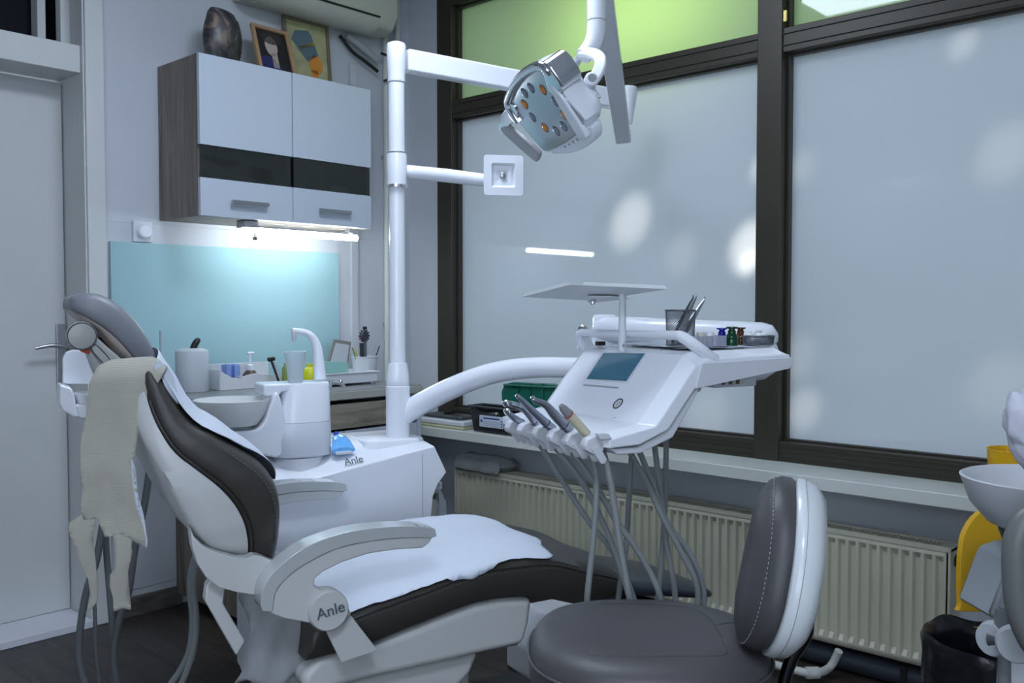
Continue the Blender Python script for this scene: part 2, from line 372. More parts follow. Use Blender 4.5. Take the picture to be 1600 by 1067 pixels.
lathe('side_plug', (RX+.045, .872, .43), [(.018, 0), (.018, -.006), (.008, -.008), (.008, -.002), (0, -.002)], BLACK, t, ax=(0, 1, 0))
t = thing('heating_pipe', 'dark insulated pipe running along the floor under the radiator', 'pipe', (2.95, 1.9, 0))
tube('pipe_lagging', [(2.93, .45, .042), (2.93, 2.9, .042)], .035, mat('blue_black_lagging', (.02, .026, .036), .6), t, seg=20)
for yy in (1.0, 2.3): box('pipe_saddle', (2.89, yy, 0), (2.97, yy+.02, .08), BLACK, t)
t = thing('drain_pipe', 'thin white pipe with elbow on the floor behind the stool', 'pipe', (2.80, 1.3, 0))
tube('pipe', [(2.76, 1.55, .03), (2.76, 1.28, .03), (2.79, 1.235, .03), (2.86, 1.225, .035), (2.86, 1.20, .09)], .013, mat('white_pipe', (.5, .51, .48), .5), t, smoothn=5)
lathe('elbow', (2.775, 1.25, .03), [(.0, -.02), (.019, -.02), (.019, .02), (0, .02)], MATS['white_pipe'], t, ax=(1, -1, 0))

# ------------------------------------------------------------------ pipes in the corner, air conditioner
def wallpipe(label, px, r, m, y=3.445):
    p = PY(px, 300, y)
    t = thing('wall_pipe', label, 'pipe', (p.x, y, .9), group=None)
    tube('tube', [(p.x, y, .3), (p.x, y, CZ)], r, m, t, seg=14)
    for z in (1.1, 1.9): box('clip', (p.x-.012, y, z), (p.x+.012, 3.47, z+.018), STEEL, t)
    return t
wallpipe('cream vertical pipe left of the column, nearer the wall cabinet', 604, .014, CREAM)
wallpipe('cream vertical pipe in the corner, partly behind the column', 622, .014, CREAM, 3.45)
box_ = tag(box('cable_duct', (2.66, 3.45, .87), (2.70, 3.47, 2.32), WALL, bevel=.003), 'white vertical cable duct beside the wall cabinet', 'duct')
t = thing('air_conditioner', 'cream air conditioner high on the wall near the corner', 'air conditioner', (2.42, 3.4, 2.45))
acp = [(3.469, 2.455), (3.36, 2.445), (3.305, 2.465), (3.275, 2.52), (3.27, 2.74), (3.469, 2.74)]
prism('casing', [(2.06, a, b) for a, b in acp], (.74, 0, 0), mat('ac_cream', (.50, .50, .43), .45), t, bevel=.012, seg=4)
prism('air_flap', [(2.10, a, b) for a, b in [(3.37, 2.442), (3.345, 2.443), (3.302, 2.460), (3.283, 2.492), (3.279, 2.490), (3.298, 2.456), (3.343, 2.438), (3.37, 2.437)]], (.60, 0, 0), MATS['ac_cream'], t, bevel=0)
box('louvre_gap', (2.10, 3.281, 2.497), (2.70, 3.29, 2.504), BLACK, t, bevel=0)
t = thing('pipe_bundle', 'black and grey cables looping from the air conditioner into the corner', 'cable', (2.80, 3.44, 2.2))
tube('cable', [(2.60, 3.45, 2.43), (2.66, 3.44, 2.37), (2.74, 3.43, 2.33), (2.80, 3.425, 2.30)], .008, BLACK, t, smoothn=5)
tube('cable', [(2.80, 3.40, 2.38), (2.85, 3.395, 2.37), (2.875, 3.395, 2.33), (2.86, 3.40, 2.28), (2.83, 3.42, 2.26)], .006, BLACK, t, smoothn=6)
tube('lagging', [(2.63, 3.44, 2.435), (2.70, 3.43, 2.40), (2.79, 3.42, 2.35)], .016, mat('lagging_grey', (.35, .37, .38), .7), t, smoothn=4)

# ------------------------------------------------------------------ wall cabinet
CX0, CX1, CY, CZ0, CZ1 = 1.738, 2.536, 3.15, 1.53, 2.126
t = thing('wall_cabinet', 'grey oak wall cabinet with two white doors and smoked glass strips', 'cabinet', ((CX0+CX1)/2, 3.31, CZ0))
g = G(); th = .018
g.add(*boxg((CX0, CY+.018, CZ0), (CX0+th, 3.468, CZ1))); g.add(*boxg((CX1-th, CY+.018, CZ0), (CX1, 3.468, CZ1)))
g.add(*boxg((CX0+th, CY+.018, CZ1-th), (CX1-th, 3.468, CZ1))); g.add(*boxg((CX0+th, CY+.02, CZ0), (CX1-th, 3.468, CZ0+th))); g.add(*boxg((CX0+th, 3.455, CZ0+th), (CX1-th, 3.468, CZ1-th)))
g.add(*boxg((CX0+th, CY+.05, CZ0+.115), (CX1-th, 3.455, CZ0+.115+th)))
g.build('carcass', OAK, t, bevel=.001)
xm = PY(457.5, 250, CY).x
GL = mat('smoked_glass', (.16, .18, .17), .03, trans=.85, ior=1.3)
for a, b, hx0, hx1 in [(CX0+.0, xm-.002, 363, 420), (xm+.002, CX1, 500, 549)]:
    dr = box('door', (a, CY, 1.792), (b, CY+.018, CZ1-.001), FRONT, t, bevel=.0015)
    box('lower_panel', (a, CY, CZ0+.001), (b, CY+.018, 1.671), FRONT, dr, bevel=.0015)
    box('glass_strip', (a+.006, CY+.006, 1.671), (b-.004, CY+.011, 1.792), GL, dr, bevel=0)
    h0 = PY(hx0, 316, CY-.02); h1 = PY(hx1, 316, CY-.02); z = PY(hx0, 315, CY-.02).z if a < 1.8 else PY(hx0, 328, CY-.02).z
    hg = G(); hg.add(*boxg((h0.x, CY-.026, z-.007), (h1.x, CY-.014, z+.007)))
    for xx in (h0.x+.008, h1.x-.02): hg.add(*boxg((xx, CY-.015, z-.005), (xx+.012, CY, z+.005)))
    hg.build('handle', mat('satin_nickel', (.34, .35, .37), .35, metal=.8), dr, bevel=.0015)
# jars behind the strip
for px, r, h, lab in [(530, .034, .052, 'white jar with a wooden rim seen through the cabinet glass'), (503, .026, .03, 'small white jar beside the wood-rimmed jar inside the cabinet')]:
    p = PY(px, 290, 3.27); zb = CZ0+.115+th+.0005
    j = thing('jar', lab, 'jar', (p.x, 3.27, zb))
    lathe('body', (p.x, 3.27, zb), [(0, 0), (r, 0), (r, h), (r-.004, h), (r-.004, .004), (0, .004)], WHITE2, j)
    if r > .03: lathe('rim', (p.x, 3.27, zb+h), [(r-.003, 0), (r+.002, .0), (r+.002, .006), (r-.003, .006)], mat('bamboo', (.30, .18, .09), .5), j)
# tube light
t = thing('tube_light', 'lit white tube lamp under the wall cabinet', 'light', (2.2, 3.22, 1.49))
a = PY(380, 353, 3.22); b = PY(557, 371, 3.22)
LZ = 1.492
tube('glowing_tube', [(a.x, 3.22, LZ), (b.x, 3.22, LZ)], .0125, mat('tube_glow', (.9, .9, .9), .4, emit=(.84, .93, 1), es=48), t, seg=20)
box('batten', (a.x, 3.212, LZ+.013), (b.x, 3.228, LZ+.022), STEEL, t)
box('mount', (a.x-.012, 3.19, LZ+.01), (a.x+.05, 3.25, CZ0-.001), STEEL, t)
box('mount', (b.x-.05, 3.205, LZ+.018), (b.x-.03, 3.235, CZ0-.001), STEEL, t)
lathe('toggle', (a.x+.045, 3.21, LZ-.035), [(0, 0), (.009, 0), (.009, .012), (.003, .014), (.003, .04), (0, .04)], DGREY, t, seg=16)
# vase and pictures
vc = PY(348, 80, 3.30); zb = CZ1
t = thing('vase', 'dark marbled stone vase on top of the wall cabinet', 'vase', (vc.x, 3.30, zb))
vm = mat('marbled_stone', (.055, .048, .046), .35, var=.85, vscale=26, bump=.2, bscale=40)
nt = vm.node_tree; n_ = nt.nodes.new('ShaderNodeTexNoise'); n_.inputs['Scale'].default_value = 9; n_.inputs['Detail'].default_value = 10; n_.inputs['Distortion'].default_value = 2.5
cr = nt.nodes.new('ShaderNodeValToRGB'); cr.color_ramp.elements[0].color = (.012, .012, .015, 1); cr.color_ramp.elements[0].position = .35; cr.color_ramp.elements[1].color = (.26, .18, .13, 1); cr.color_ramp.elements[1].position = .72
e_ = cr.color_ramp.elements.new(.55); e_.color = (.06, .055, .06, 1)
nt.links.new(nt.nodes['Texture Coordinate'].outputs['Object'], n_.inputs[0]); nt.links.new(n_.outputs['Fac'], cr.inputs[0]); nt.links.new(cr.outputs[0], nt.nodes['Principled BSDF'].inputs['Base Color'])
pr = [(0, 0), (.050, 0), (.060, .015), (.074, .055), (.081, .105), (.078, .15), (.066, .195), (.052, .222), (.046, .224), (.048, .21), (.06, .15), (0, .10)]
vv, ff = latheg((vc.x, 3.30, zb), [(a_, b_*.97) for a_, b_ in cat([(p[0], p[1], 0) for p in pr], 4) for _ in [0]] if False else [(q.x, q.y*.97) for q in cat([(p[0], p[1], 0) for p in pr], 4)], 40)
vv = [V3((p.x, 3.30+(p.y-3.30)*.6, p.z+(p.z-zb > .19)*(vc.x-p.x)*.16)) for p in vv]
mk('body', vv, ff, vm, t)
def frame_pic(name, label, tl, tr, bl, y0, yb, fm, bar, paint, kick=.03):
    """leaning picture: corners at top given in (x,z), bottom on the cabinet top"""
    t = thing(name, label, 'picture', ((bl[0]+tr[0])/2, y0, CZ1))
    A = V3((bl[0], y0, CZ1+.001)); B = A+V3((tr[0]-tl[0], 0, tr[1]-tl[1]))
    C = V3((tl[0], yb, tl[1])); D = C+(B-A)
    ex = (B-A).normalized(); W_ = (B-A).length; ey = (C-A).normalized(); H_ = (C-A).length; ez = ex.cross(ey).normalized()
    fr = lambda x, y, z: A+ex*x+ey*y+ez*z
    g = G()
    for lo, hi in [((0, 0, 0), (W_, bar, .016)), ((0, H_-bar, 0), (W_, H_, .016)), ((0, bar, 0), (bar, H_-bar, .016)), ((W_-bar, bar, 0), (W_, H_-bar, .016))]: g.add(*boxg(lo, hi, fr))
    g.build('frame', fm, t, bevel=.002)
    box('backing', (bar*.5, bar*.5, .001), (W_-bar*.5, H_-bar*.5, .007), paint[0], t, fr=fr, bevel=0)
    for nm, poly, m in paint[1]:
        prism(nm, [fr(bar+x*(W_-2*bar), bar+y*(H_-2*bar), .0072) for x, y in poly], ez*.0006, m, t, bevel=0)
    return t
p = lambda px, py, y: (PY(px, py, y).x, PY(px, py, y).z)
def ell(cx, cy, rx, ry, n=18, a0=0, a1=2*pi): return [(cx+rx*cos(a0+(a1-a0)*i/n), cy+ry*sin(a0+(a1-a0)*i/n)) for i in range(n)]
SKIN = mat('print_skin', (.42, .34, .30), .5); DK = mat('print_dark', (.012, .011, .012), .4); NAVY = mat('print_navy', (.02, .02, .10), .5)
frame_pic('photo_frame', 'small wooden photo frame with dark portrait of a person, leaning', p(389, 38, 3.36), p(447, 54, 3.36), p(404, 100, 3.25), 3.25, 3.36,
          mat('pine_frame', (.36, .22, .12), .5), .016, (DK, [('portrait_face', ell(.45, .62, .2, .24), SKIN), ('portrait_hair', ell(.5, .83, .34, .16), mat('print_hair', (.03, .022, .02), .5)), ('portrait_neck', [(.4, .1), (.6, .1), (.6, .45), (.42, .45)], SKIN), ('portrait_shirt', [(.02, .0), (.75, 0), (.6, .2), (.45, .33), (.2, .36), (.02, .3)], NAVY)]))
BLU = mat('print_slate_blue', (.10, .16, .19), .6); ORA = mat('print_orange', (.62, .24, .04), .6); OCH = mat('print_ochre', (.38, .27, .08), .6)
frame_pic('framed_print', 'framed parchment print with blue and orange shapes leaning on the wall', p(440, 23, 3.45), p(511, 41, 3.45), p(446, 108, 3.42), 3.42, 3.455,
          mat('bronze_frame', (.20, .17, .12), .45, metal=.3), .014, (mat('parchment', (.42, .40, .22), .7, var=.2, vscale=20), [('slate_block', [(.12, .72), (.22, .86), (.55, .90), (.62, .84), (.78, .55), (.50, .42)], BLU), ('ochre_band', [(.30, .64), (.68, .74), (.70, .69), (.34, .58)], OCH), ('orange_patch', ell(.70, .40, .17, .15), ORA), ('orange_stem', [(.55, .02), (.78, .02), (.74, .32), (.58, .32)], ORA)]))
# splashback, socket
tag(box('splashback', (1.534, 3.446, .885), (2.583, 3.463, 1.439), MINT, bevel=.001), 'mint green glass splashback behind the counter', 'splashback')
sp = PY(222, 362, 3.46)
t = thing('light_switch', 'square white wall switch with a round dial left of the wall cabinet', 'switch', (sp.x, 3.46, sp.z))
box('plate', (sp.x-.038, 3.452, sp.z-.04), (sp.x+.038, 3.464, sp.z+.04), WHITE2, t, bevel=.003)
lathe('dial', (sp.x+.004, 3.453, sp.z), [(.0, .02), (.022, .02), (.028, .014), (.028, 0), (0, 0)], WHITE, t, ax=(0, -1, 0))

# ------------------------------------------------------------------ base cabinet + worktop
t = thing('base_cabinet', 'grey oak base cabinet with wide top drawer standing under the worktop', 'cabinet', (2.2, 3.2, 0))
g = G(); g.add(*boxg((1.784, 2.90, .05), (1.802, 3.46, .83))); g.add(*boxg((1.802, 2.90, .05), (2.55, 3.46, .068))); g.add(*boxg((1.802, 3.44, .068), (2.55, 3.46, .83)))
g.build('carcass', OAK, t, bevel=.001)
box('side_panel', (2.555, 2.875, 0), (2.573, 3.46, .8305), FRONT, t)
g = G(); g.add(*boxg((1.80, 2.93, 0), (2.55, 2.945, .05))); g.build('plinth', DGREY, t)
box('drawer', (1.80, 2.878, .722), (2.553, 2.896, .818), OAKH, t)
box('door', (1.80, 2.878, .07), (2.175, 2.896, .712), FRONT, t); box('door', (2.179, 2.878, .07), (2.553, 2.896, .712), FRONT, t)
t = thing('worktop', 'steel-edged grey worktop over the base cabinet', 'worktop', (2.1, 3.2, .83))
box('top', (1.62, 2.876, .832), (2.577, 3.444, .870), mat('worktop_steel', (.34, .35, .35), .32, metal=.7), t, bevel=.003)
box('front_edge', (1.62, 2.868, .836), (2.577, 2.8765, .866), mat('edge_cream', (.42, .42, .37), .4), t, bevel=.002)

# ================================================================== DENTAL CHAIR (chair frame: u to the feet, v to the far side, w up)
CH = thing('dental_chair', 'dark brown leather dental chair with grey headrest and white shell, half covered in paper', 'dental chair', CL(.1, 0, 0), CANG)
def puw(px, py, v): p = loc3(PV(px, py, v)); return (p[0], p[2])
# seat cushion -------------------------------------------------
ST = [((510, 975), (490, 1032)), ((548, 961), (560, 1014)), ((600, 942), (600, 999)), ((673, 916), (673, 970)), ((745, 890), (745, 943)), ((803, 880), (803, 934)), ((861, 876), (854, 936)), ((912, 887), (914, 946)), ((966, 899), (962, 934)), ((985, 908), (982, 926))]
tops = [puw(*a, -.27) for a, b in ST]; bots = [puw(*b, -.27) for a, b in ST]
tops[-1] = (tops[-2][0]+.055, tops[-2][1]-.035); bots[-1] = (bots[-2][0]+.05, bots[-2][1]+.012)
tops = [(-.265, .482)]+tops; bots = [(-.275, .408)]+bots
TC = [(p.x, p.y) for p in cat([(a, b, 0) for a, b in tops], 5)]; BC = [(p.x, p.y) for p in cat([(a, b, 0) for a, b in bots], 5)]
TOPX = [q[0] for q in TC]
def seat_top(u):
    for i in range(len(TC)-1):
        if TC[i][0] <= u <= TC[i+1][0]:
            t = (u-TC[i][0])/max(1e-6, TC[i+1][0]-TC[i][0]); return TC[i][1]+(TC[i+1][1]-TC[i][1])*t
    return TC[0][1] if u < TC[0][0] else TC[-1][1]
def crown(v, a=.27): q = min(1, abs(v)/a); return .034*(1-q**3)*(1-.25*cos(q*pi*.9)**2)
rs = []
for i, ((tu, tw), (bu, bw)) in enumerate(zip(TC, BC)):
    n = len(TC); e = (i-(n-6))/5 if i > n-6 else 0; a = .27*(1-.10*max(0, e)**2)
    if i < 3: a *= (.94, .975, .99)[i]
    r = [CL(bu, -a+.012, bw), CL(bu*.6+tu*.4, -a-.004, bw*.6+tw*.4), CL(bu*.2+tu*.8, -a-.002, bw*.2+tw*.8), CL(tu, -a+.006, tw)]
    for k in range(1, 12):
        v_ = -a+.008+(2*a-.016)*k/12; r.append(CL(tu, v_, tw+crown(v_, a)*(1-.5*max(0, e))))
    r += [CL(tu, a-.006, tw), CL(bu*.2+tu*.8, a+.002, bw*.2+tw*.8), CL(bu*.6+tu*.4, a+.004, bw*.6+tw*.4), CL(bu, a-.012, bw)]
    rs.append(r)
v, f = rings(rs); mk('seat_cushion', v, f, LEATH, CH, ang=50)
st_ = [CL(a, -.268, b-.012) for a, b in TC[4:-3]]
def stitches(name, P, m, parent, r=.0009, ln=.005, gap=.0045, off=V3((0, 0, 0))):
    g = G(); acc = 0; P = [p+off for p in P]
    seglen = [(P[i+1]-P[i]).length for i in range(len(P)-1)]; tot = sum(seglen); s = 0
    def at(s):
        i = 0
        while i < len(seglen)-1 and s > seglen[i]: s -= seglen[i]; i += 1
        return P[i]+(P[i+1]-P[i])*(s/max(seglen[i], 1e-6))
    while s+ln < tot:
        v, f = tubeg([at(s), at(s+ln)], r, 5); g.add(v, f); s += ln+gap
    return g.build(name, m, parent)
tube('seat_piping', [CL(a, -.272, b-.010) for a, b in TC[5:-2]], .0022, mat('piping_brown', (.03, .027, .024), .4), CH, seg=8)
stitches('seat_stitching', [CL(a, -.2735, b-.019) for a, b in TC[6:-4]], mat('thread', (.13, .12, .11), .6), CH)
# leg rest ------------------------------------------------------
ft = [puw(985, 884, .0), puw(1060, 900, .0), puw(1112, 922, .0)]
fr_ = [(.60, .445, .38), (.68, .43, .375), (.80, .405, .355), (.92, .375, .33), (.975, .36, .325), (.992, .345, .335)]
rs = []
for i, (u_, t_, b_) in enumerate(fr_):
    a = .20 if i < 4 else (.185 if i == 4 else .16)
    rs.append([CL(u_, -a+.01, b_), CL(u_, -a, (b_+t_)/2), CL(u_, -a+.012, t_), CL(u_, -a*.5, t_+.004), CL(u_, 0, t_+.006), CL(u_, a*.5, t_+.004), CL(u_, a-.012, t_), CL(u_, a, (b_+t_)/2), CL(u_, a-.01, b_)])
v, f = rings(rs); mk('leg_rest', v, f, mat('navy_plastic_cover', (.035, .042, .062), .28, bump=.4, bscale=14), CH, sub=1, ang=180)
# backrest cushion and shell -----------------------------------
BA = [(387, 872), (390, 850), (385, 820), (370, 790), (345, 762), (310, 735), (275, 708), (252, 675), (238, 645), (228, 615), (218, 592)]
BB = [(431, 874), (438, 840), (440, 800), (433, 765), (412, 735), (370, 706), (333, 680), (298, 658), (273, 625), (252, 590), (238, 572)]
BCc = [(372, 874), (335, 864), (308, 840), (292, 812), (276, 782), (259, 750), (244, 722), (229, 695), (217, 670), (208, 640), (203, 608)]
BW = [.22, .25, .265, .27, .27, .262, .25, .235, .22, .205, .19]
n_ = 5
A_ = cat([(*puw(*a, -w_), 0) for a, w_ in zip(BA, BW)], n_); B_ = cat([(*puw(*a, -w_), 0) for a, w_ in zip(BB, BW)], n_); C_ = cat([(*puw(*a, -w_), 0) for a, w_ in zip(BCc, BW)], n_); W_ = lerpl(BW, n_)
rs = []; front = []
for a, b, w_ in zip(A_, B_, W_):
    d_ = (b-a); nrm = d_.normalized(); L_ = d_.length
    def q(t, v_, push=0): p_ = a+d_*t+nrm*push; return CL(p_.x, v_, p_.y)
    r = [q(0, -w_+.012), q(.18, -w_-.001), q(.5, -w_-.008), q(.82, -w_-.002), q(.97, -w_+.012)]
    for k in range(1, 14):
        vv_ = -w_+.012+(2*w_-.024)*k/14; c_ = 1-abs(vv_/w_)**2.5; r.append(q(1, vv_, .022*c_-.006*sin(pi*(k/14))**8))
    r += [q(.97, w_-.012), q(.82, w_+.002), q(.5, w_+.008), q(.18, w_+.001), q(0, w_-.012)]
    rs.append(r); front.append((a, b, nrm, w_))
v, f = rings(rs); mk('backrest_cushion', v, f, LEATH, CH, ang=60)
stitches('backrest_stitching', [CL((a+(b-a)*.84).x, -w_-.0025, (a+(b-a)*.84).y) for a, b, n2, w_ in front[4:28]], MATS['thread'], CH)
tube('backrest_piping', [CL((a+(b-a)*.06).x, -w_-.003, (a+(b-a)*.06).y) for a, b, n2, w_ in front[1:44]], .003, MATS['piping_brown'], CH, seg=8)
rs = []
for a, c, w_ in zip(A_, C_, W_):
    d_ = (c-a); q = lambda t, v_: CL((a+d_*t).x, v_, (a+d_*t).y)
    rs.append([q(.0, -w_+.014), q(.03, -w_+.004), q(.5, -w_+.006), q(.9, -w_+.016), q(1, -w_+.034), q(1.05, 0), q(1, w_-.034), q(.9, w_-.016), q(.5, w_-.006), q(.03, w_-.004), q(0, w_-.014)])
v, f = rings(rs); mk('backrest_shell', v, f, WARM, CH, ang=50)
# band that holds the backrest
def prv(name, pix, v0, dv, m, parent=CH, bevel=.004, **k):
    P = [PV(x, y, v0) for x, y in pix]; return prism(name, P, cv*dv, m, parent, bevel=bevel, **k)
BR = [(297, 824), (303, 838), (318, 854), (342, 864), (372, 872), (388, 872), (398, 867), (408, 869), (438, 882), (437, 905), (425, 935), (398, 930), (372, 926), (342, 918), (322, 902), (308, 880), (300, 852)]
prv('backrest_bracket', BR, -.272, .035, WARM, bevel=.009, seg=4)
# support arms down to the base
for v0 in (-.24, -.14):
    prv('support_arm', [(338, 893), (354, 905), (349, 944), (384, 1002), (370, 1026), (320, 938), (323, 914)], v0, .03, WARM, bevel=.005)
# armrests
def armrest(vs, dv, mirror=False):
    top = [(405, 948), (403, 930), (410, 906), (432, 880), (470, 852), (520, 832), (570, 822), (630, 818.5), (668, 821), (674, 828), (671, 836), (630, 836), (575, 841), (520, 853), (470, 878), (440, 901), (425, 922), (421, 948), (413, 950)]
    body = [(421, 948), (425, 922), (440, 901), (470, 878), (520, 853), (575, 841), (630, 836), (671, 836), (666, 845), (655, 853), (610, 856), (570, 862), (530, 875), (500, 890), (488, 900), (487, 912), (500, 920), (530, 930), (545, 955), (520, 975), (478, 969), (440, 962), (408, 950)]
    P1 = [V3((*puw(x, y, -.305), 0)) for x, y in top]; P2 = [V3((*puw(x, y, -.305), 0)) for x, y in body]
    hy = abs(dv)*.5
    g1 = prism('armrest_pad', [CL(p.x, vs-dv*.1, p.y) for p in cat(P1, 4, True)], cv*dv*1.2, mat('armrest_grey', (.47, .49, .485), .1, coat=.8), CH, bevel=.012, seg=5, ang=60)
    g2 = prism('armrest_frame', [CL(p.x, vs, p.y) for p in P2], cv*dv, WARM, CH, bevel=.006, seg=4)
armrest(-.325, .05); armrest(.285, .05)
dk = puw(515, 955, -.34); 
for s_, v0 in ((-1, -.285), (1, .285)):
    lathe('armrest_pivot', CL(dk[0], v0, dk[1]), [(0, 0), (.040, 0), (.0435, .012), (.0445, .04), (.0435, .052), (.041, .055), (0, .0555)], WARM, CH, ax=cv*s_, seg=48)
    P = [PV(x, y, -.30) for x, y in [(503, 975), (545, 958), (588, 1014), (531, 1033)]]
    if s_ > 0: P = [p_+cv*.60 for p_ in P]
    prism('side_plate', P, cv*s_*.012, WARM, CH, bevel=.003)
text('lettering', 'Anle', CL(dk[0]+.002, -.342, dk[1]+.001), cu*.985+V3((0, 0, .17)), (0, 0, 1), .034, TXT, CH)
# white body under the seat
prv('seat_shell', [(498, 1030), (548, 1020), (600, 1001), (673, 972), (745, 945), (785, 937), (834, 934), (829, 975), (822, 1003), (812, 1011), (745, 1024), (650, 1046), (560, 1066), (480, 1090), (470, 1060)], -.245, .49, WARM, bevel=.02, seg=5)
prv('lower_shell', [(480, 1085), (600, 1052), (752, 1018), (738, 1052), (715, 1078), (690, 1110), (480, 1130)], -.20, .40, WARM, bevel=.02, seg=4)
g = G(); g.add(*boxg((-.16, -.13, .04), (.20, .13, .30), CL)); g.build('lift_column', WARM, CH, bevel=.02)
box('base_plate', (-.38, -.26, 0), (.56, .26, .045), DGREY, CH, fr=CL, bevel=.01)
# headrest
HT = [(108, 474), (112, 462), (133, 456), (162, 460), (192, 478), (218, 505), (238, 535), (250, 566)]
HB = [(110, 484), (122, 490), (138, 498), (158, 510), (178, 526), (194, 542), (206, 556), (214, 566)]
HC = [(113, 486), (124, 497), (138, 508), (156, 522), (170, 537), (182, 550), (192, 560), (204, 568)]
HWd = [.10, .125, .135, .14, .14, .138, .132, .125]
ht = cat([(*puw(*p_, -.12), 0) for p_ in HT], 4); hb = cat([(*puw(*p_, -.12), 0) for p_ in HB], 4); hc = cat([(*puw(*p_, -.12), 0) for p_ in HC], 4); hw = lerpl(HWd, 4)
rs = []; r2 = []
for i, (a, b, c, w_) in enumerate(zip(ht, hb, hc, hw)):
    q = lambda t, v_: CL((b+(a-b)*t).x, v_, (b+(a-b)*t).y)
    k_ = 1 if 0 < i < len(ht)-1 else .9
    rs.append([q(.0, -w_*.9), q(.12, -w_*.985), q(.4, -w_), q(.7, -w_*.97), q(.9, -w_*.88), q(.97, -w_*.7), q(.93, -w_*.35), q(.9, 0), q(.93, w_*.35), q(.97, w_*.7), q(.9, w_*.88), q(.7, w_*.97), q(.4, w_), q(.12, w_*.985), q(0, w_*.9)])
    q = lambda t, v_: CL((b+(c-b)*t).x, v_, (b+(c-b)*t).y)
    r2.append([q(.02, -w_*.93), q(.5, -w_*.9), q(1, -w_*.7), q(1.1, 0), q(1, w_*.7), q(.5, w_*.9), q(.02, w_*.93)])
v, f = rings(rs); mk('headrest_cushion', v, f, LEATHG, CH, ang=75)
v, f = rings(r2); mk('headrest_shell', v, f, mat('beige_plastic', (.42, .37, .33), .35), CH, ang=60)
HJ = puw(128, 525, -.155)
JG = mat('joint_grey', (.36, .36, .34), .4)
lathe('headrest_joint', CL(HJ[0], -.155, HJ[1]), [(0, 0), (.026, 0), (.0285, .002), (.0295, .008), (.0295, .028), (.024, .032), (.012, .033), (.012, .17), (0, .17)], JG, CH, ax=cv, seg=40)
tube('joint_ring', [CL(HJ[0]+.0272*cos(q), -.1555, HJ[1]+.0272*sin(q)) for q in [2*pi*k/48 for k in range(49)]], .0012, DGREY, CH, seg=6)
prv('headrest_arm', [(137, 541), (148, 524), (203, 572), (198, 604), (180, 602)], -.150, .03, JG, bevel=.006)
tube('headrest_arm_cover', [PV(x, y, -.151) for x, y in [(143, 547), (142, 541), (147, 538), (153, 541), (169, 558), (171, 565), (166, 569), (160, 566), (145, 550), (142, 544)]], .0012, DGREY, CH, seg=6, smoothn=3)
tube('headrest_stem', [CL(HJ[0]+.03, 0, HJ[1]-.01), CL(-.655, .0, 1.07), CL(-.63, 0, 1.0), CL(-.61, 0, .95)], [.022, .026, .026, .026], WARM, CH, smoothn=4)
prv('headrest_link', [(152, 528), (170, 520), (182, 541), (168, 552)], -.06, .03, DGREY, bevel=.004)
ORNG = mat('orange_plastic', (.75, .13, .02), .45)
prv('release_lever', [(113, 528), (117, 540), (128, 550), (140, 554), (141, 547), (128, 538), (118, 530)], -.12, .04, ORNG, bevel=.002)
prv('release_lever', [(150, 536), (166, 545), (168, 552), (160, 553)], -.11, .03, ORNG, bevel=.002)

# ------------------------------------------------------------------ paper and cloth on the chair
def drape(u_, v_):
    """chart: u along the seat, v across; past the edge it hangs down"""
    e = -.278; off = .004
    wr = .003*NO(V3((u_*18, v_*9, 0)))+.0025*NO(V3((u_*45, v_*30, 3)))
    nr = max(0, min(1, (-.05-v_)/.15)); wr += nr*.007*abs(NO(V3((u_*7+v_*14, v_*30-u_*6, 2))))
    def top(v): return seat_top(min(max(u_, -.262), .62))+crown(v)+off
    if v_ < e:
        return CL(u_, e-.004+wr*1.2, seat_top(min(max(u_, -.262), .62))-.002-(e-v_))
    if v_ > -e: return CL(u_, -e+.004, seat_top(min(max(u_, -.262), .62))-.002-(v_+e))
    return CL(u_, v_, top(v_)+abs(wr))
rim = [(-.245, -.25), (-.24, -.262), (-.20, -.266), (-.13, -.270), (-.06, -.274), (0, -.270), (.05, -.276), (.09, -.282), (.13, -.292), (.17, -.284), (.20, -.274), (.24, -.262), (.29, -.262), (.345, -.272), (.372, -.25), (.37, -.20), (.395, -.15), (.385, -.09), (.405, -.03), (.39, .03), (.40, .09), (.37, .14), (.355, .18), (.31, .20), (.30, .235), (.25, .262), (.1, .29), (-.1, .30), (-.245, .29)]
rim = dense(rim, .012); rim = [(a+.005*NO(V3((a*40, b*40, 1))), b+.005*NO(V3((a*45, b*45, 7)))) for a, b in rim]
o = sheet('paper_cover', rim, drape, .014, PAPER, None, solid=.0008)
tag(o, 'white crepe paper sheet with torn edge spread on the dental chair seat', 'paper sheet')
# paper on the backrest (follows the cushion front), then over the top
nb_ = len(front)
def backp(s, v_):
    s = min(max(s, 0), 1)*(nb_-1); i = min(int(s), nb_-2); t = s-i
    a0, b0, n0, w0 = front[i]; a1, b1, n1, w1 = front[i+1]
    b = b0+(b1-b0)*t; n2 = (n0+(n1-n0)*t).normalized(); w_ = w0+(w1-w0)*t
    vv_ = v_*w_; c_ = 1-abs(v_)**2.5
    pt = b+n2*(.040*max(0, c_)+.004+.003*NO(V3((s*.3, v_*3, 4)))); return CL(pt.x, vv_, pt.y)
edge = [(.25, -.30), (.33, -.46), (.42, -.66), (.52, -.84), (.58, -.93), (.66, -.97), (.74, -.97), (.82, -.98), (.90, -.98), (1.0, -.96), (1.0, .93), (.8, .93), (.5, .9), (.25, .8), (.22, .2)]
edge = dense(edge, .03)
o = sheet('backrest_paper', edge, backp, .035, PAPER, None, solid=.0008)
tag(o, 'white paper strip running down the front of the dental chair backrest', 'paper sheet')
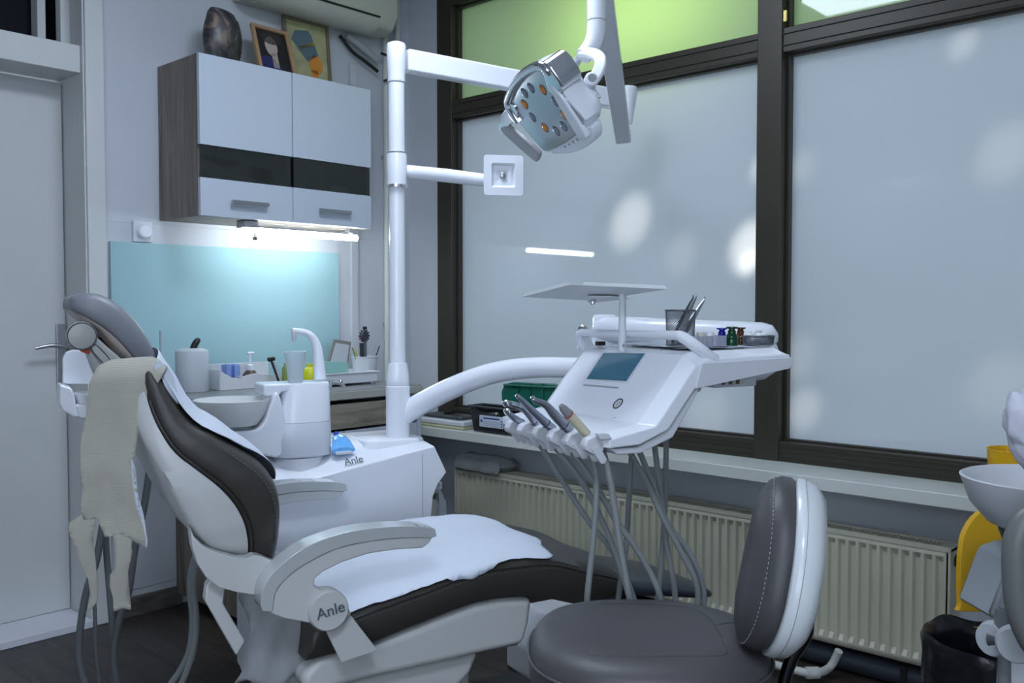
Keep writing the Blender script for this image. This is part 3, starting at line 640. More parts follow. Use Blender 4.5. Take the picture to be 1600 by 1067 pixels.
# beige crepe hanging over the shoulder of the backrest
def hang_pt(px, py):
    t = (px-245)/-130.0; v0 = -.205; 
    n2 = (cv*1.0+cu*.35).normalized(); p_ = onp(px, py, n2, CL(-.56, -.215, 1.0))
    fold = .0035*sin(px*.10+py*.010)+.010*NO(V3((px*.020, py*.010, 0)))+.0035*NO(V3((px*.07, py*.04, 3)))
    top_ = max(0, (600-py)/40.0); return p_-n2*(fold*min(1, max(0, (py-560)/60))-.0)+n2*.03*top_*top_
def cloth(name, label, outline, parent=None, step=9, m=CLOTH):
    o = sheet(name, dense(outline, 7), hang_pt, step, m, parent, solid=.0007)
    if parent is None: tag(o, label, 'cloth')
    return o
main = [(150, 572), (168, 563), (200, 560), (232, 558), (246, 563), (258, 575), (252, 590), (245, 600), (236, 620), (228, 640), (218, 665), (213, 700), (207, 722), (213, 745), (219, 790), (222, 812), (229, 848), (229, 857), (219, 848), (216, 852), (205, 841), (195, 837), (180, 836), (175, 838), (163, 839), (154, 818), (150, 811), (138, 811), (132, 812), (128, 800), (129, 760), (124, 705), (127, 680), (136, 640), (140, 600)]
CLO = cloth('crepe_cloth', 'beige crepe paper cloth with torn strips hanging over the backrest shoulder', main)
cloth('torn_strip', '', [(140, 806), (150, 806), (146, 840), (150, 885), (153, 915), (152, 940), (144, 950), (134, 957), (141, 940), (138, 905), (127, 880), (118, 850), (106, 826), (110, 815), (130, 803)], CLO)
cloth('torn_strip', '', [(176, 832), (204, 836), (207, 862), (200, 895), (201, 930), (203, 955), (190, 952), (177, 956), (176, 935), (171, 915), (172, 897), (181, 888), (180, 860)], CLO)
cloth('paper_flap', '', [(206, 715), (212, 728), (216, 770), (224, 800), (231, 845), (229, 858), (226, 840), (214, 795), (208, 760)], CLO, m=PAPER)
# over-the-top fold joining the strip
def fold(s, v_):
    # s 0..1 goes from the front of the backrest over its top edge to the near side
    P = [V3((.0, .0, 0))]
    A0 = backp(.80, v_*.2-.8); 
    return A0
oo = [PV(x, y, -.20) for x, y in [(246, 563), (262, 572), (272, 590), (277, 612), (279, 640), (286, 655), (300, 668), (290, 664), (272, 640), (262, 615), (251, 587), (240, 575)]]
prism('paper_fold', oo, cv*.05, PAPER, CLO, bevel=.001)
# clear plastic cover hanging behind the seat
def hang2(px, py):
    n2 = (cv+cu*.15).normalized(); p_ = onp(px, py, n2, CL(-.3, -.19, .45)); return p_+n2*(.006*sin(px*.16+py*.05)+.012*NO(V3((px*.03, py*.02, 5)))+.006*abs(NO(V3((px*.07, py*.05, 2)))))
o = sheet('plastic_cover', dense([(376, 905), (420, 925), (470, 960), (485, 985), (480, 1010), (477, 1033), (470, 1050), (430, 1075), (395, 1064), (365, 1068), (378, 1050), (372, 1030), (381, 1010), (392, 985), (385, 960), (372, 935)], 10), hang2, 12, mat('milky_film', (.58, .59, .60), .4, trans=.55, ior=1.15, bump=.5, bscale=30), None, solid=.0005)
tag(o, 'creased milky plastic cover hanging below the chair armrest', 'plastic sheet')

# ================================================================== DENTAL UNIT: cabinet, spittoon tower, column, arms
UN = thing('dental_unit', 'white dental unit cabinet with spittoon bowl, tall column and swing arms', 'dental unit', CL(.1, .52, 0), CANG)
fp = [(412, 800), (418, 775), (432, 763), (500, 746), (545, 733), (592, 720), (636, 708), (679, 697), (698, 738), (684, 757), (677, 776), (674, 805), (674, 1000), (412, 1000)]
f0 = [loc3(PV(x, y, .38)) for x, y in fp]
rs = []
for v_, k in ((.38, 0), (.384, .03), (.44, .45), (.50, .8), (.56, 1), (.70, 1), (.72, .98)):
    r = []
    for i, (a, b, c) in enumerate(f0):
        c = max(c, .06) if i < 12 else .06
        if 2 <= i <= 7: c = c+(.772-c)*k
        if i in (0, 1): c = c+.0*k
        if i == 8: c += .02*k
        r.append(CL(a, v_, c))
    rs.append(r)
v, f = rings(rs); mk('cabinet_body', v, f, WHITE, UN, bevel=.006, seg=3, ang=32)
sm = [loc3(PV(*p_, .379)) for p_ in ((660, 705), (660, 900))]
box('panel_seam', (sm[0][0], .3788, .30), (sm[0][0]+.0015, .381, sm[0][2]-.01), mat('seam_grey', (.3, .31, .33), .5), UN, fr=CL, bevel=0)
cc = loc3(PD(622, 687, 2.95))
mound = [(cc[0]-.13, .47), (cc[0]-.10, .445), (cc[0]+.05, .445), (cc[0]+.08, .47), (cc[0]+.08, .64), (cc[0]-.13, .64)]
rs = [[CL(a, b, .745) for a, b in mound], [CL(a+(cc[0]-a)*.08, b+(cc[1]-b)*.08, .7745) for a, b in mound], [CL(a+(cc[0]-a)*.16, b+(cc[1]-b)*.16, .777) for a, b in mound]]
v, f = rings(rs); mk('column_foot', v, f, WHITE, UN, bevel=.008, seg=3)
CZc = lambda y: PD(628, y, 2.95).z
cb = V3((*CL(cc[0], cc[1], 0).xy, 0))
def col(name, prof, m=WHITE): return lathe(name, cb, prof, m, UN, seg=40)
col('column_base', [(0, .775), (.0385, .775), (.0385, CZc(603)), (.0365, CZc(602)), (.0375, CZc(600)), (.0365, CZc(588)), (.030, CZc(567)), (0, CZc(566))])
col('column', [(0, CZc(570)), (.0255, CZc(570)), (.0245, CZc(292)), (0, CZc(291))])
col('arm_collar', [(0, CZc(292)), (.031, CZc(291)), (.0315, CZc(247)), (.030, CZc(243)), (0, CZc(242))])
col('chrome_ring', [(.024, CZc(296)), (.033, CZc(295)), (.0335, CZc(291)), (.024, CZc(290))], CHROME)
col('chrome_ring', [(.024, CZc(243)), (.0305, CZc(243)), (.0305, CZc(241)), (.024, CZc(240))], CHROME)
col('lamp_column', [(0, CZc(242)), (.0255, CZc(241)), (.0255, CZc(135)), (0, CZc(134))])
col('column_head', [(0, CZc(135)), (.027, CZc(134)), (.0285, CZc(131)), (.027, CZc(127)), (.028, CZc(120)), (.0305, CZc(95)), (.0305, CZc(80)), (.028, CZc(75)), (.02, CZc(73)), (0, CZc(72.5))])
# monitor arm + plate
c0 = PD(632, 268, 2.95); c1 = PD(757, 282, 2.84)
tube('monitor_arm', [c0, PD(700, 274.5, 2.90), PD(752, 281, 2.85), PD(775, 282, 2.84)], [.0225, .0215, .020, .019], WHITE, UN, seg=20)
mp = PD(786.5, 274, 2.80); mx = (R*.985+F*.17).normalized(); mx.z = 0; mx.normalize(); mz = V3((0, 0, 1)); my = mx.cross(mz)
if my.dot(F) > 0: my = -my
fr = lambda x, y, z: mp+mx*x+mz*y+my*z
mo = []
for sx, sy in ((1, 1), (-1, 1), (-1, -1), (1, -1)):
    for k in range(5):
        a = (0 if sx*sy > 0 else 1)*0; t_ = k/4*pi/2
        cx_, cy_ = sx*.052, sy*.052; base = {(1, 1): 0, (-1, 1): pi/2, (-1, -1): pi, (1, -1): 1.5*pi}[(sx, sy)]
        mo.append((cx_+.008*cos(base+t_), cy_+.008*sin(base+t_)))
def sc(pts, s): return [(a*s, b*s) for a, b in pts]
sq = lambda s: sc(mo, s)
rs = [[fr(x, y, 0) for x, y in mo], [fr(x, y, .003) for x, y in mo], [fr(x, y, .003) for x, y in sq(.62)], [fr(x, y, -.010) for x, y in sq(.50)], [fr(x, y, -.010) for x, y in sq(.05)]]
v, f = rings(rs, cap=False); pl_ = mk('monitor_plate', v, f, WHITE, UN, ang=25, solid=.002)
lathe('screw', fr(0, 0, -.010), [(0, .008), (.006, .008), (.009, .006), (.009, 0), (0, 0)], STEEL, pl_, ax=my, seg=20)
for sx in (-1, 1):
    for sy in (-1, 1):
        lathe('screw_hole', fr(sx*.050, sy*.050, .0032), [(.0, 0), (.0035, 0), (.0035, .0004), (0, .0004)], TXT, pl_, ax=my, seg=10)
        prism('slot', [fr(sx*a, sy*b, .0032) for a, b in ((.036, .040), (.040, .036), (.046, .042), (.042, .046))], my*.0004, mat('slot_grey', (.32, .33, .36), .5), pl_, bevel=0)
# upper lamp arm (to a knuckle near the window)
def bar(name, a, b, w_, h_, m, parent, w2=None, h2=None, bevel=.006, up=V3((0, 0, 1))):
    a = V3(a); b = V3(b); t = (b-a).normalized(); s = t.cross(up).normalized(); n2 = s.cross(t); w2 = w2 or w_; h2 = h2 or h_
    q = [(1, 1), (-1, 1), (-1, -1), (1, -1)]
    v, f = rings([[a+s*x*w_/2+n2*y*h_/2 for x, y in q], [b+s*x*w2/2+n2*y*h2/2 for x, y in q]]); return mk(name, v, f, m, parent, bevel=bevel, seg=3)
ke = PD(975, 158, 3.42)
bar('lamp_swing_arm', PD(634, 95, 2.95), ke, .042, .072, WHITE, UN, bevel=.008)
lathe('knuckle', V3((*PD(979, 158, 3.42).xy, 0)), [(0, 1.872), (.022, 1.872), (.024, 1.89), (.040, 1.985), (.041, 2.0), (.038, 2.006), (0, 2.006)], WHITE, UN)
sa, sb = PD(973, 214, 3.36), PD(927, -110, 2.42)
up_ = (sb-sa).cross(R).normalized()
bar('spring_arm', sa, sb, .052, .06, WHITE2, UN, .06, .055, up=up_, bevel=.006)
bar('spring_arm_cover', sa+R*.024, sb+R*.026, .012, .05, WHITE, UN, up=up_, bevel=.003)
# lamp hanger
tp = [PD(932, -112, 2.42), PD(932, 0, 2.38), PD(932, 34, 2.37), PD(930, 58, 2.365), PD(923, 74, 2.36), PD(911, 88, 2.35)]
lathe('hanger_joint', PD(930, -112, 2.42), [(0, .05), (.036, .05), (.038, .0), (.03, -.04), (0, -.04)], WHITE, UN)
tube('lamp_hanger', tp, [.0255, .0250, .0245, .0245, .0235, .021], WHITE, UN, seg=24, smoothn=5)
tube('hanger_seam', [PD(932, 32.6, 2.37), PD(932, 34, 2.37)], .0253, mat('seam_grey', (.3, .31, .33), .5), UN, seg=24)
# ---- lamp head
LH = PD(858, 165, 2.27); Ln = (R*-.76-U*.60-F*.27).normalized()
def lp(px, py, d=0): return onp(px, py, Ln, LH+Ln*d)
OUT = [(797, 162), (799, 146), (807, 128), (820, 112), (836, 101), (849, 98), (859, 104), (866, 116), (888, 152), (916, 197), (861, 235), (838, 218), (814, 189)]
oc = lp(858, 165)
P0 = cat([lp(*p_) for p_ in OUT], 4, True)
lamp = thing('operating_lamp', 'white and chrome dental operating lamp with amber and clear lenses hanging from the spring arm', 'lamp', LH)
def lring(s, d, pts=P0, c=None): c = c or oc; return [c+(p_-c)*s+Ln*d for p_ in pts]
rs = [lring(.985, .004), lring(1.02, .004), lring(1.035, -.004), lring(1.035, -.022), lring(1.0, -.045), lring(.86, -.066), lring(.55, -.080), lring(.1, -.085)]
v, f = rings(rs); mk('lamp_housing', v, f, WHITE, lamp, ang=50)
v, f = rings([lring(.97, .003), lring(.97, .0065), lring(.93, .0075), lring(.5, .0075), lring(.1, .0075)]); mk('lamp_face', v, f, mat('lilac_reflector', (.46, .46, .50), .2, metal=.9), lamp, ang=60)
rim_ = P0[0:26]
tube('chrome_rim', [p_+(oc-p_).normalized()*.004+Ln*.008 for p_ in P0[48:]+P0[0:28]], [.012]*32, CHROME, lamp, seg=10) if len(P0[48:]+P0[0:28]) == 32 else tube('chrome_rim', [p_+(oc-p_).normalized()*.004+Ln*.004 for p_ in P0[0:28]], .012, CHROME, lamp, seg=10)
cp = [lp(*p_) for p_ in [(855, 101), (872, 96), (893, 101), (909, 113), (897, 124), (883, 136), (869, 143), (861, 136), (857, 122)]]
cp = [lp(*p_) for p_ in [(848, 96), (860, 98), (874, 116), (884, 136), (872, 145), (861, 137), (855, 118)]]
prism('chrome_cap', [p_+Ln*.012 for p_ in cat(cp, 3, True)], -Ln*.066, CHROME, lamp, bevel=.007, seg=4, ang=60)
sp_ = [lp(*p_) for p_ in [(866, 138), (874, 134), (921, 205), (915, 212), (905, 205)]]
prism('side_cover', [p_+Ln*.014 for p_ in cat(sp_, 3, True)], -Ln*.055, WHITE, lamp, bevel=.009, seg=5, ang=60)
lip = [lp(*p_) for p_ in [(861, 236), (916, 198), (928, 208), (926, 222), (908, 234), (885, 240)]]
prism('control_lip', [p_+Ln*.002 for p_ in cat(lip, 3, True)], -Ln*.03, WHITE, lamp, bevel=.006, seg=3)
for k in range(4):
    q_ = lp(884+k*6.5, 228-k*3.6); lathe('touch_button', q_+Ln*.003, [(0, 0), (.0045, 0), (.0045, .0005), (0, .0005)], mat('slot_grey', (.32, .33, .36), .5), lamp, ax=Ln, seg=16)
AMB = mat('amber_lens', (.60, .20, .02), .12, coat=.5); LENS = mat('clear_lens', (.20, .23, .29), .06, metal=.35, coat=1)
for i, (px, py) in enumerate([(833, 135), (823, 143), (823, 160.6), (835.5, 181), (855, 197), (872.6, 202), (884, 194.7), (885, 177), (871, 156), (852, 138)]):
    c_ = lp(px, py)+Ln*.0075; am = i in (2, 4, 7, 9)
    l_ = lathe('lens', c_, [(0, .0055), (.006, .005), (.0105, .003), (.0125, .0), (.0125, -.001), (0, -.001)], AMB if am else LENS, lamp, ax=Ln, seg=24)
    if am: l_['label'] = 'amber lens'
    lathe('lens_ring', c_, [(0, .0004), (.0135, .0008), (.0145, 0), (0, 0)], DGREY, l_, ax=Ln, seg=24)
hb_ = [lp(x, y, .012) for x, y in [(798, 163), (788, 172), (780, 186), (779, 200), (784, 209), (792, 205), (797, 195), (808, 186), (806, 172)]]
prism('handle_bracket', cat(hb_, 3, True), -Ln*.016, CHROME, lamp, bevel=.005, seg=3, ang=60)
ha = [lp(x, y, .014) for x, y in [(781, 203), (790, 198), (800, 203), (838, 236), (842, 243), (840, 251), (833, 251), (800, 222)]]
prism('handle', cat(ha, 3, True), -Ln*.012, mat('handle_taupe', (.36, .35, .37), .4), lamp, bevel=.005, seg=4, ang=60)
# yoke
pv = PD(921, 130, 2.25)
def ribbon(name, P, w_, th_, m, parent, side):
    P = cat(P, 5); r = []
    for i, p_ in enumerate(P):
        t = (P[min(i+1, len(P)-1)]-P[max(i-1, 0)]).normalized(); s = side.normalized(); s = (s-t*s.dot(t)).normalized(); n2 = t.cross(s)
        r.append([p_+s*w_/2+n2*th_/2, p_-s*w_/2+n2*th_/2, p_-s*w_/2-n2*th_/2, p_+s*w_/2-n2*th_/2])
    v, f = rings(r); return mk(name, v, f, m, parent, bevel=th_*.35, seg=3)
ribbon('yoke', [PD(910, 82, 2.35), PD(926, 84, 2.29), PD(938, 93, 2.26), PD(935, 112, 2.245), PD(921, 131, 2.24)], .030, .016, WHITE, lamp, R*1+U*.7)
ribbon('yoke', [PD(913, 84, 2.35), PD(904, 92, 2.42), PD(895, 106, 2.44), PD(888, 122, 2.44)], .026, .014, WHITE, lamp, R*.6+U*.3+F*.2)
ax_ = (-F*.93+U*.1+R*.1).normalized()
lathe('yoke_pivot', PD(921, 130, 2.26), [(0, .034), (.011, .034), (.0165, .030), (.0175, 0), (.0175, -.03), (0, -.03)], WHITE, lamp, ax=ax_, seg=30)
lathe('pivot_cap', PD(921, 130, 2.26)+ax_*.034, [(0, .001), (.0105, .001), (.0105, -.001), (0, -.001)], mat('cap_grey', (.28, .30, .30), .4), lamp, ax=ax_, seg=24)
lathe('pivot_boss', PD(918, 142, 2.27), [(0, .02), (.018, .02), (.022, -.03), (0, -.03)], WHITE, lamp, ax=(U*.9-R*.5), seg=24)
# ---- spittoon tower
TU, TV = -.0605, .50
secs = [(.748, -.150, .022), (.752, -.158, .026), (.80, -.160, .0265), (.850, -.148, .0265), (.852, -.146, .0265), (.90, -.133, .026), (.958, -.124, .0245), (.966, -.121, .022)]
rs = []
for w_, a, b in secs:
    c_ = (a+b)/2; hx_ = (b-a)/2; hy_ = min(.09, hx_*.95); r = []
    for k in range(40):
        t = 2*pi*k/40; e = .72; r.append(CL(c_+hx_*math.copysign(abs(cos(t))**e, cos(t)), TV+hy_*math.copysign(abs(sin(t))**e, sin(t)), w_))
    rs.append(r)
v, f = rings(rs[4:]); mk('tower', v, f, WHITE, UN, ang=50)
v, f = rings(rs[:4]+[rs[4]]); mk('tower_base', v, f, mat('tower_grey_white', (.62, .65, .71), .35), UN, ang=50)
tube('tower_seam', [CL((-.147+.0265)/2+.0868*math.copysign(abs(cos(t))**.72, cos(t)), TV+.0825*math.copysign(abs(sin(t))**.72, sin(t)), .851) for t in [2*pi*k/48 for k in range(49)]], .0007, MATS['seam_grey'], UN, seg=5)
# top ledge with bowl rinser
prism('tower_ledge', [CL(a, .50-.055, b) for a, b in [(-.183, .967), (.015, .967), (.015, .950), (-.13, .943), (-.137, .932), (-.178, .932), (-.183, .94)]], cv*.11, WHITE, UN, bevel=.006, seg=3)
lathe('rinse_nozzle', CL(-.155, .50, .905), [(0, 0), (.008, 0), (.011, .03), (0, .03)], STEEL, UN, seg=16)
bc = (-.262, .50)
lathe('spittoon_bowl', CL(bc[0], bc[1], 0), [(0, .848), (.055, .845), (.075, .850), (.096, .880), (.1085, .918), (.1095, .923), (.106, .924), (.1035, .920), (.09, .885), (.065, .862), (.02, .857), (0, .856)], mat('glazed_ceramic', (.68, .69, .68), .08, coat=.6), UN, seg=56)
prism('bowl_bridge', cat([PV(x, y, .43) for x, y in [(434, 612), (421, 638), (413, 660), (400, 671), (375, 674), (345, 676), (345, 702), (378, 708), (410, 711), (440, 712), (446, 660)]], 3, True), cv*.14, WHITE, UN, bevel=.022, seg=5, ang=60)
lathe('tower_foot', CL(-.07, .50, 0), [(0, .70), (.085, .70), (.078, .745), (0, .75)], WHITE, UN, seg=40)
tube('filler_spout', [PV(500, 592, .50), PV(497.5, 560, .50), PV(494, 538, .50), PV(484, 523, .50), PV(468, 518, .50), PV(456, 516.5, .50)], [.0195, .0165, .0135, .0115, .0095, .0085], WHITE, UN, seg=18, smoothn=5)
tube('spout_nozzle', [PV(459, 519, .50), PV(459, 527, .50), PV(459, 534, .50)], [.0085, .007, .0045], WHITE2, UN, seg=14)
# cup
cp_ = loc3(PV(461.5, 593, .47)); cpw = CL(cp_[0], .47, .9675)
t = thing('drinking_cup', 'ribbed translucent plastic cup under the filler spout', 'cup', cpw)
pr = [(0, 0), (.0215, 0)]
for k in range(14): z_ = .006+k*.0048; pr += [(.0222+k*.00055, z_), (.0229+k*.00055, z_+.0024)]
pr += [(.0315, .079), (.0325, .091), (.0345, .093), (.0330, .0935), (.0308, .079), (.0215, .004), (0, .004)]
lathe('cup_body', cpw, pr, mat('cup_plastic', (.85, .9, .93), .12, trans=.7, ior=1.2), t, seg=36)
# delivery arm
da = [PD(626, 652, 2.95), PD(645, 638, 2.95), PD(700, 609, 2.90), PD(762, 585, 2.84), (PD(822, 575, 2.77)), PD(885, 574, 2.68), PD(950, 576, 2.60)]
tube('delivery_arm', da, [.036, .036, .0345, .033, .0315, .030, .029], WHITE, UN, seg=28, smoothn=6)
ks = PD(945, 575, 2.60)
lathe('elbow_joint', V3((ks.x, ks.y, 0)), [(0, ks.z-.05), (.036, ks.z-.045), (.038, ks.z), (.036, 1.16), (.03, 1.17), (0, 1.172)], WHITE, UN)
a_, b_ = PD(945, 514, 2.58), PD(1190, 526, 2.36)
tube('spring_arm_cover', [a_+(a_-b_).normalized()*.035, a_+(a_-b_).normalized()*.02, a_, b_, b_+(b_-a_).normalized()*.025, b_+(b_-a_).normalized()*.04], [.012, .03, .037, .037, .031, .012], WHITE, UN, seg=24)
tube('mount_post', [b_, V3((b_.x, b_.y, 1.03)), CL(.60, -.30, 1.02), CL(.58, -.42, 1.02)], [.026, .026, .024, .024], WHITE, UN, smoothn=5)

# ================================================================== DELIVERY UNIT
DU = thing('delivery_table', 'white instrument delivery table with small blue screen and grab handle', 'instrument table', CL(.45, -.5, .93), CANG)
full = [(.203, .905), (.203, .930), (.312, .946), (.434, 1.088), (.455, 1.094), (.70, 1.098), (.722, 1.088), (.712, 1.055), (.44, 1.02), (.366, .932), (.29, .904)]
outer = [(.215, .906), (.214, .924), (.332, .944), (.436, 1.066), (.475, 1.079), (.70, 1.085), (.716, 1.082), (.706, 1.056), (.44, 1.022), (.364, .934), (.29, .908)]
rs = [[CL(a, v_, b) for a, b in pr] for v_, pr in ((-.72, outer), (-.682, full), (-.308, full), (-.27, outer))]
v, f = rings(rs); mk('table_body', v, f, WHITE, DU, bevel=.0035, seg=4, smooth=False)
prism('lower_shell', [CL(a, -.710, b) for a, b in [(.225, .904), (.29, .902), (.362, .928), (.438, 1.018), (.46, 1.018), (.385, .915), (.30, .888), (.24, .890)]], cv*.43, WHITE2, DU, bevel=.004)
prism('side_rail', [CL(a, -.7235, b) for a, b in [(.452, 1.071), (.722, 1.077), (.710, 1.052), (.436, 1.018)]], cv*.006, WHITE2, DU, bevel=.001)
sd = V3((0, 0, 0)); s0 = CL(.312, -.5, .946); s1 = CL(.434, -.5, 1.088); sl = (s1-s0).normalized(); sn = sl.cross(cv).normalized()
if sn.z < 0: sn = -sn
def sp2(px, py, d=0): return onp(px, py, sn, s0+sn*d)
scr = [sp2(*p_) for p_ in [(943.5, 552.5), (1008, 553), (979, 596), (917, 592.5)]]
prism('screen_bezel', [p_ for p_ in [sp2(*q_) for q_ in [(940, 550.5), (1013, 551), (982, 598.5), (912.5, 594.5)]]], sn*.0012, WHITE2, DU, bevel=0)
SCR = mat('blue_screen', (.02, .06, .10), .06, emit=(.03, .12, .19), es=.45)
prism('screen', [p_+sn*.0012 for p_ in scr], sn*.0006, SCR, DU, bevel=0)
prism('panel_groove', [sp2(*q_) for q_ in [(912, 600.5), (966, 605), (966.5, 607.2), (911, 602.5)]], sn*.0008, mat('seam_grey', (.3, .31, .33), .5), DU, bevel=0)
tube('panel_seam', [sp2(*q_) for q_ in [(862, 648), (876, 650.5), (955, 655), (962, 652)]], .0007, MATS['seam_grey'], DU, seg=5)
tube('panel_seam', [sp2(*q_) for q_ in [(925, 540), (1031, 545.5), (1034, 548.5)]], .0007, MATS['seam_grey'], DU, seg=5)
em = sp2(966, 631); 
eb = lathe('emblem', em, [(0, .001), (.0145, .001), (.0145, 0), (0, 0)], mat('emblem_white', (.6, .62, .65), .3), DU, ax=sn, seg=32)
tube('emblem_ring', [em+sn*.001+(sl*cos(q)+cv*sin(q))*.0128 for q in [2*pi*k/40 for k in range(41)]], .0016, BLACK, eb, seg=8)
for a, b, r_ in ((-.003, .003, .0016), (.003, .002, .0014), (0, -.004, .0018)): lathe('emblem_mark', em+sl*b+cv*a, [(0, .0015), (r_, .0015), (r_, .001), (0, .001)], TXT, eb, ax=sn, seg=12)
# grab handle
hv0, hv1 = -.700, -.283
tube('grab_handle', [CL(.445, hv1, 1.088), CL(.432, hv1, 1.108), CL(.425, hv1-.012, 1.124), CL(.424, hv1-.04, 1.127), CL(.424, -.5, 1.128), CL(.424, -.66, 1.130), CL(.428, -.688, 1.126), CL(.452, -.704, 1.106), CL(.482, -.709, 1.086), CL(.50, -.709, 1.078)], [.013, .0115, .0105, .0095, .0095, .0105, .0125, .0135, .013, .012], WHITE, DU, seg=20, smoothn=5)
prism('handle_cheek', [CL(a, hv1-.004, b) for a, b in [(.425, 1.085), (.425, 1.125), (.45, 1.125), (.475, 1.092)]], cv*.01, WHITE, DU, bevel=.002)
kb = onp(911, 516, cv, CL(0, hv1+.004, 0))
lathe('handle_knob', kb, [(0, -.008), (.012, -.008), (.014, 0), (.012, .007), (.005, .010), (0, .010)], CHROME, DU, ax=-cu*.6-cv*.5+V3((0, 0, .3)), seg=20)
# tray on post
pb = loc3(onp(966.5, 545, cv, CL(0, -.52, 0))); 
tube('tray_post', [CL(pb[0]+.01, -.52, 1.09), CL(pb[0]+.01, -.52, 1.222)], .0085, WHITE2, DU, seg=20)
for z_ in (1.104,): lathe('set_screw', CL(pb[0]+.006, -.529, z_), [(0, .003), (.003, .003), (.003, 0), (0, 0)], STEEL, DU, ax=-cv, seg=10)
TR = [PD(817, 464, 2.25), PD(891, 445, 2.03), PD(1042, 452, 1.98), PD(926, 470, 2.25)]
ty = thing('instrument_tray', 'thin white metal tray on a post above the delivery table', 'tray', (TR[0]+TR[2])/2)
pc_ = loc3(CL(pb[0]+.01, -.52, 0)); tn = (TR[1]-TR[0]).cross(TR[3]-TR[0]).normalized()
if tn.z < 0: tn = -tn
prism('tray_plate', TR, tn*.0015, mat('tray_enamel', (.62, .66, .67), .3), ty, bevel=.0005)
def lipb(a, b): return prism('tray_lip', [a, b, b+tn*.008+(b-a).normalized()*-.006, a+tn*.008+(b-a).normalized()*.006], (TR[0]+TR[2])*0+((((TR[0]+TR[2])/2)-(a+b)/2).normalized())*.0012, MATS['tray_enamel'], ty, bevel=.0004)
lipb(TR[0], TR[1]+(TR[0]-TR[1])*.02); lipb(TR[1]+(TR[2]-TR[1])*.12, TR[2]); lipb(TR[2], TR[3]); lipb(TR[3], TR[0])
tcn = (TR[0]+TR[1]+TR[2]+TR[3])/4
prism('tray_bracket', [p_-tn*.003 for p_ in [PD(918, 460, 2.14), PD(955, 460, 2.12), PD(985, 462, 2.14), PD(935, 468, 2.2), PD(918, 468, 2.2)]], -tn*.004, WHITE2, ty, bevel=.001)
lathe('tray_knob', PD(926, 471, 2.16), [(0, -.008), (.006, -.007), (.007, 0), (.004, .006), (0, .006)], CHROME, ty, seg=14)
# things under the table
g = box('mount_rail', (.50, -.45, .995), (.66, -.33, 1.03), WHITE, DU, fr=CL, bevel=.003)
box('mount_box', (.58, -.62, 1.005), (.71, -.50, 1.052), WHITE2, DU, fr=CL, bevel=.004)
for k in range(3): box('connector', (.60+k*.022, -.624, 1.012), (.608+k*.022, -.619, 1.035), mat('bronze_pin', (.20, .14, .09), .4, metal=.6), DU, fr=CL, bevel=0)
lathe('lock_knob', CL(.535, -.60, .998), [(0, 0), (.013, 0), (.017, .008), (.016, .02), (.01, .022), (.01, .045), (0, .045)], WHITE2, DU, seg=20)
# holders along the front edge
hold = [(804, 668), (823, 671), (846, 674.5), (870.5, 678), (895.5, 682), (924, 685)]
nh = len(hold)
hb3 = [loc3(onp(x, y, cu, CL(.190, 0, 0))) for x, y in hold]
for i, (a, vv_, ww) in enumerate(hb3):
    h = .026; w0 = .923
    o = prism('instrument_holder', [CL(x, vv_-.014, z) for x, z in [(.168, .904), (.166, .913), (.174, .926), (.200, .934), (.210, .932), (.212, .900), (.19, .892)]], cv*.024, WHITE2, DU, bevel=.003, seg=2)
    prism('holder_prong', [CL(x, vv_-.017, z) for x, z in [(.178, .908), (.203, .874), (.212, .873), (.218, .882), (.200, .910)]], cv*.006, WHITE2, o, bevel=.002)
    prism('holder_prong', [CL(x, vv_+.009, z) for x, z in [(.178, .908), (.203, .874), (.212, .873), (.218, .882), (.200, .910)]], cv*.006, WHITE2, o, bevel=.002)
prism('empty_holder_horn', [CL(x, hb3[-1][1]-.034, z) for x, z in [(.19, .925), (.182, .938), (.19, .941), (.210, .938), (.22, .925)]], cv*.012, WHITE2, DU, bevel=.003)

# handpieces: each with its own hose
HP = [  # base, [path points], radii, kind
    ('silver short handpiece with a round head, farthest of the row', [(792, 643), (796, 647), (806, 655), (818, 663)], [.006, .0065, .0085, .0095], (817, 664), 'head'),
    ('silver curved ribbed handpiece, second from the far end of the row', [(790, 630), (794, 630), (812, 635), (825, 646), (840, 666)], [.005, .006, .007, .0085, .0095], (839, 666), 'head'),
    ('silver straight slim handpiece in the middle of the row', [(809, 619), (813, 623), (834, 644), (864, 671)], [.0045, .0055, .0085, .0105], (864, 671), 'plain'),
    ('silver thick handpiece with a bent neck beside the cream scaler', [(833, 622), (836, 626), (853, 633), (866, 648), (890, 672)], [.0045, .006, .008, .0105, .012], (889, 671), 'plain'),
    ('cream scaler handpiece with grey tip and red ring, nearest of the row', [(876, 633), (880, 638), (888, 647), (892, 651), (904, 664), (917, 678)], [.005, .0085, .0105, .0105, .010, .0095], (916, 677), 'scaler')]
HS = [  # hose front path pixels, then back path pixels (both hang to a loop hidden behind the stool)
    ([(830, 680), (847, 700), (879, 752), (920, 815), (955, 858), (975, 895), (992, 940)], [(1090, 939), (1086, 905), (1068, 869), (1035, 807), (1010, 753), (975, 690)]),
    ([(852, 682), (870, 702), (912, 757), (946, 825), (962, 866), (975, 905), (986, 940)], [(1100, 941), (1093, 898), (1075, 861), (1041, 814), (1021, 760), (994, 692)]),
    ([(874, 685), (893, 705), (930, 757), (963, 814), (992, 854), (1021, 905), (1033, 940)], [(1055, 936), (1050, 898), (1041, 843), (1032, 771), (1022, 690)]),
    ([(905, 688), (919, 703), (931, 737), (931, 789), (926, 854), (917, 948)], [(966, 936), (972, 890), (979, 843), (982, 789), (988, 692)]),
    ([(932, 690), (942, 705), (954, 753), (965, 825), (974, 880), (984, 938)], [(1028, 935), (1033, 880), (1039, 789), (1041, 684)])]
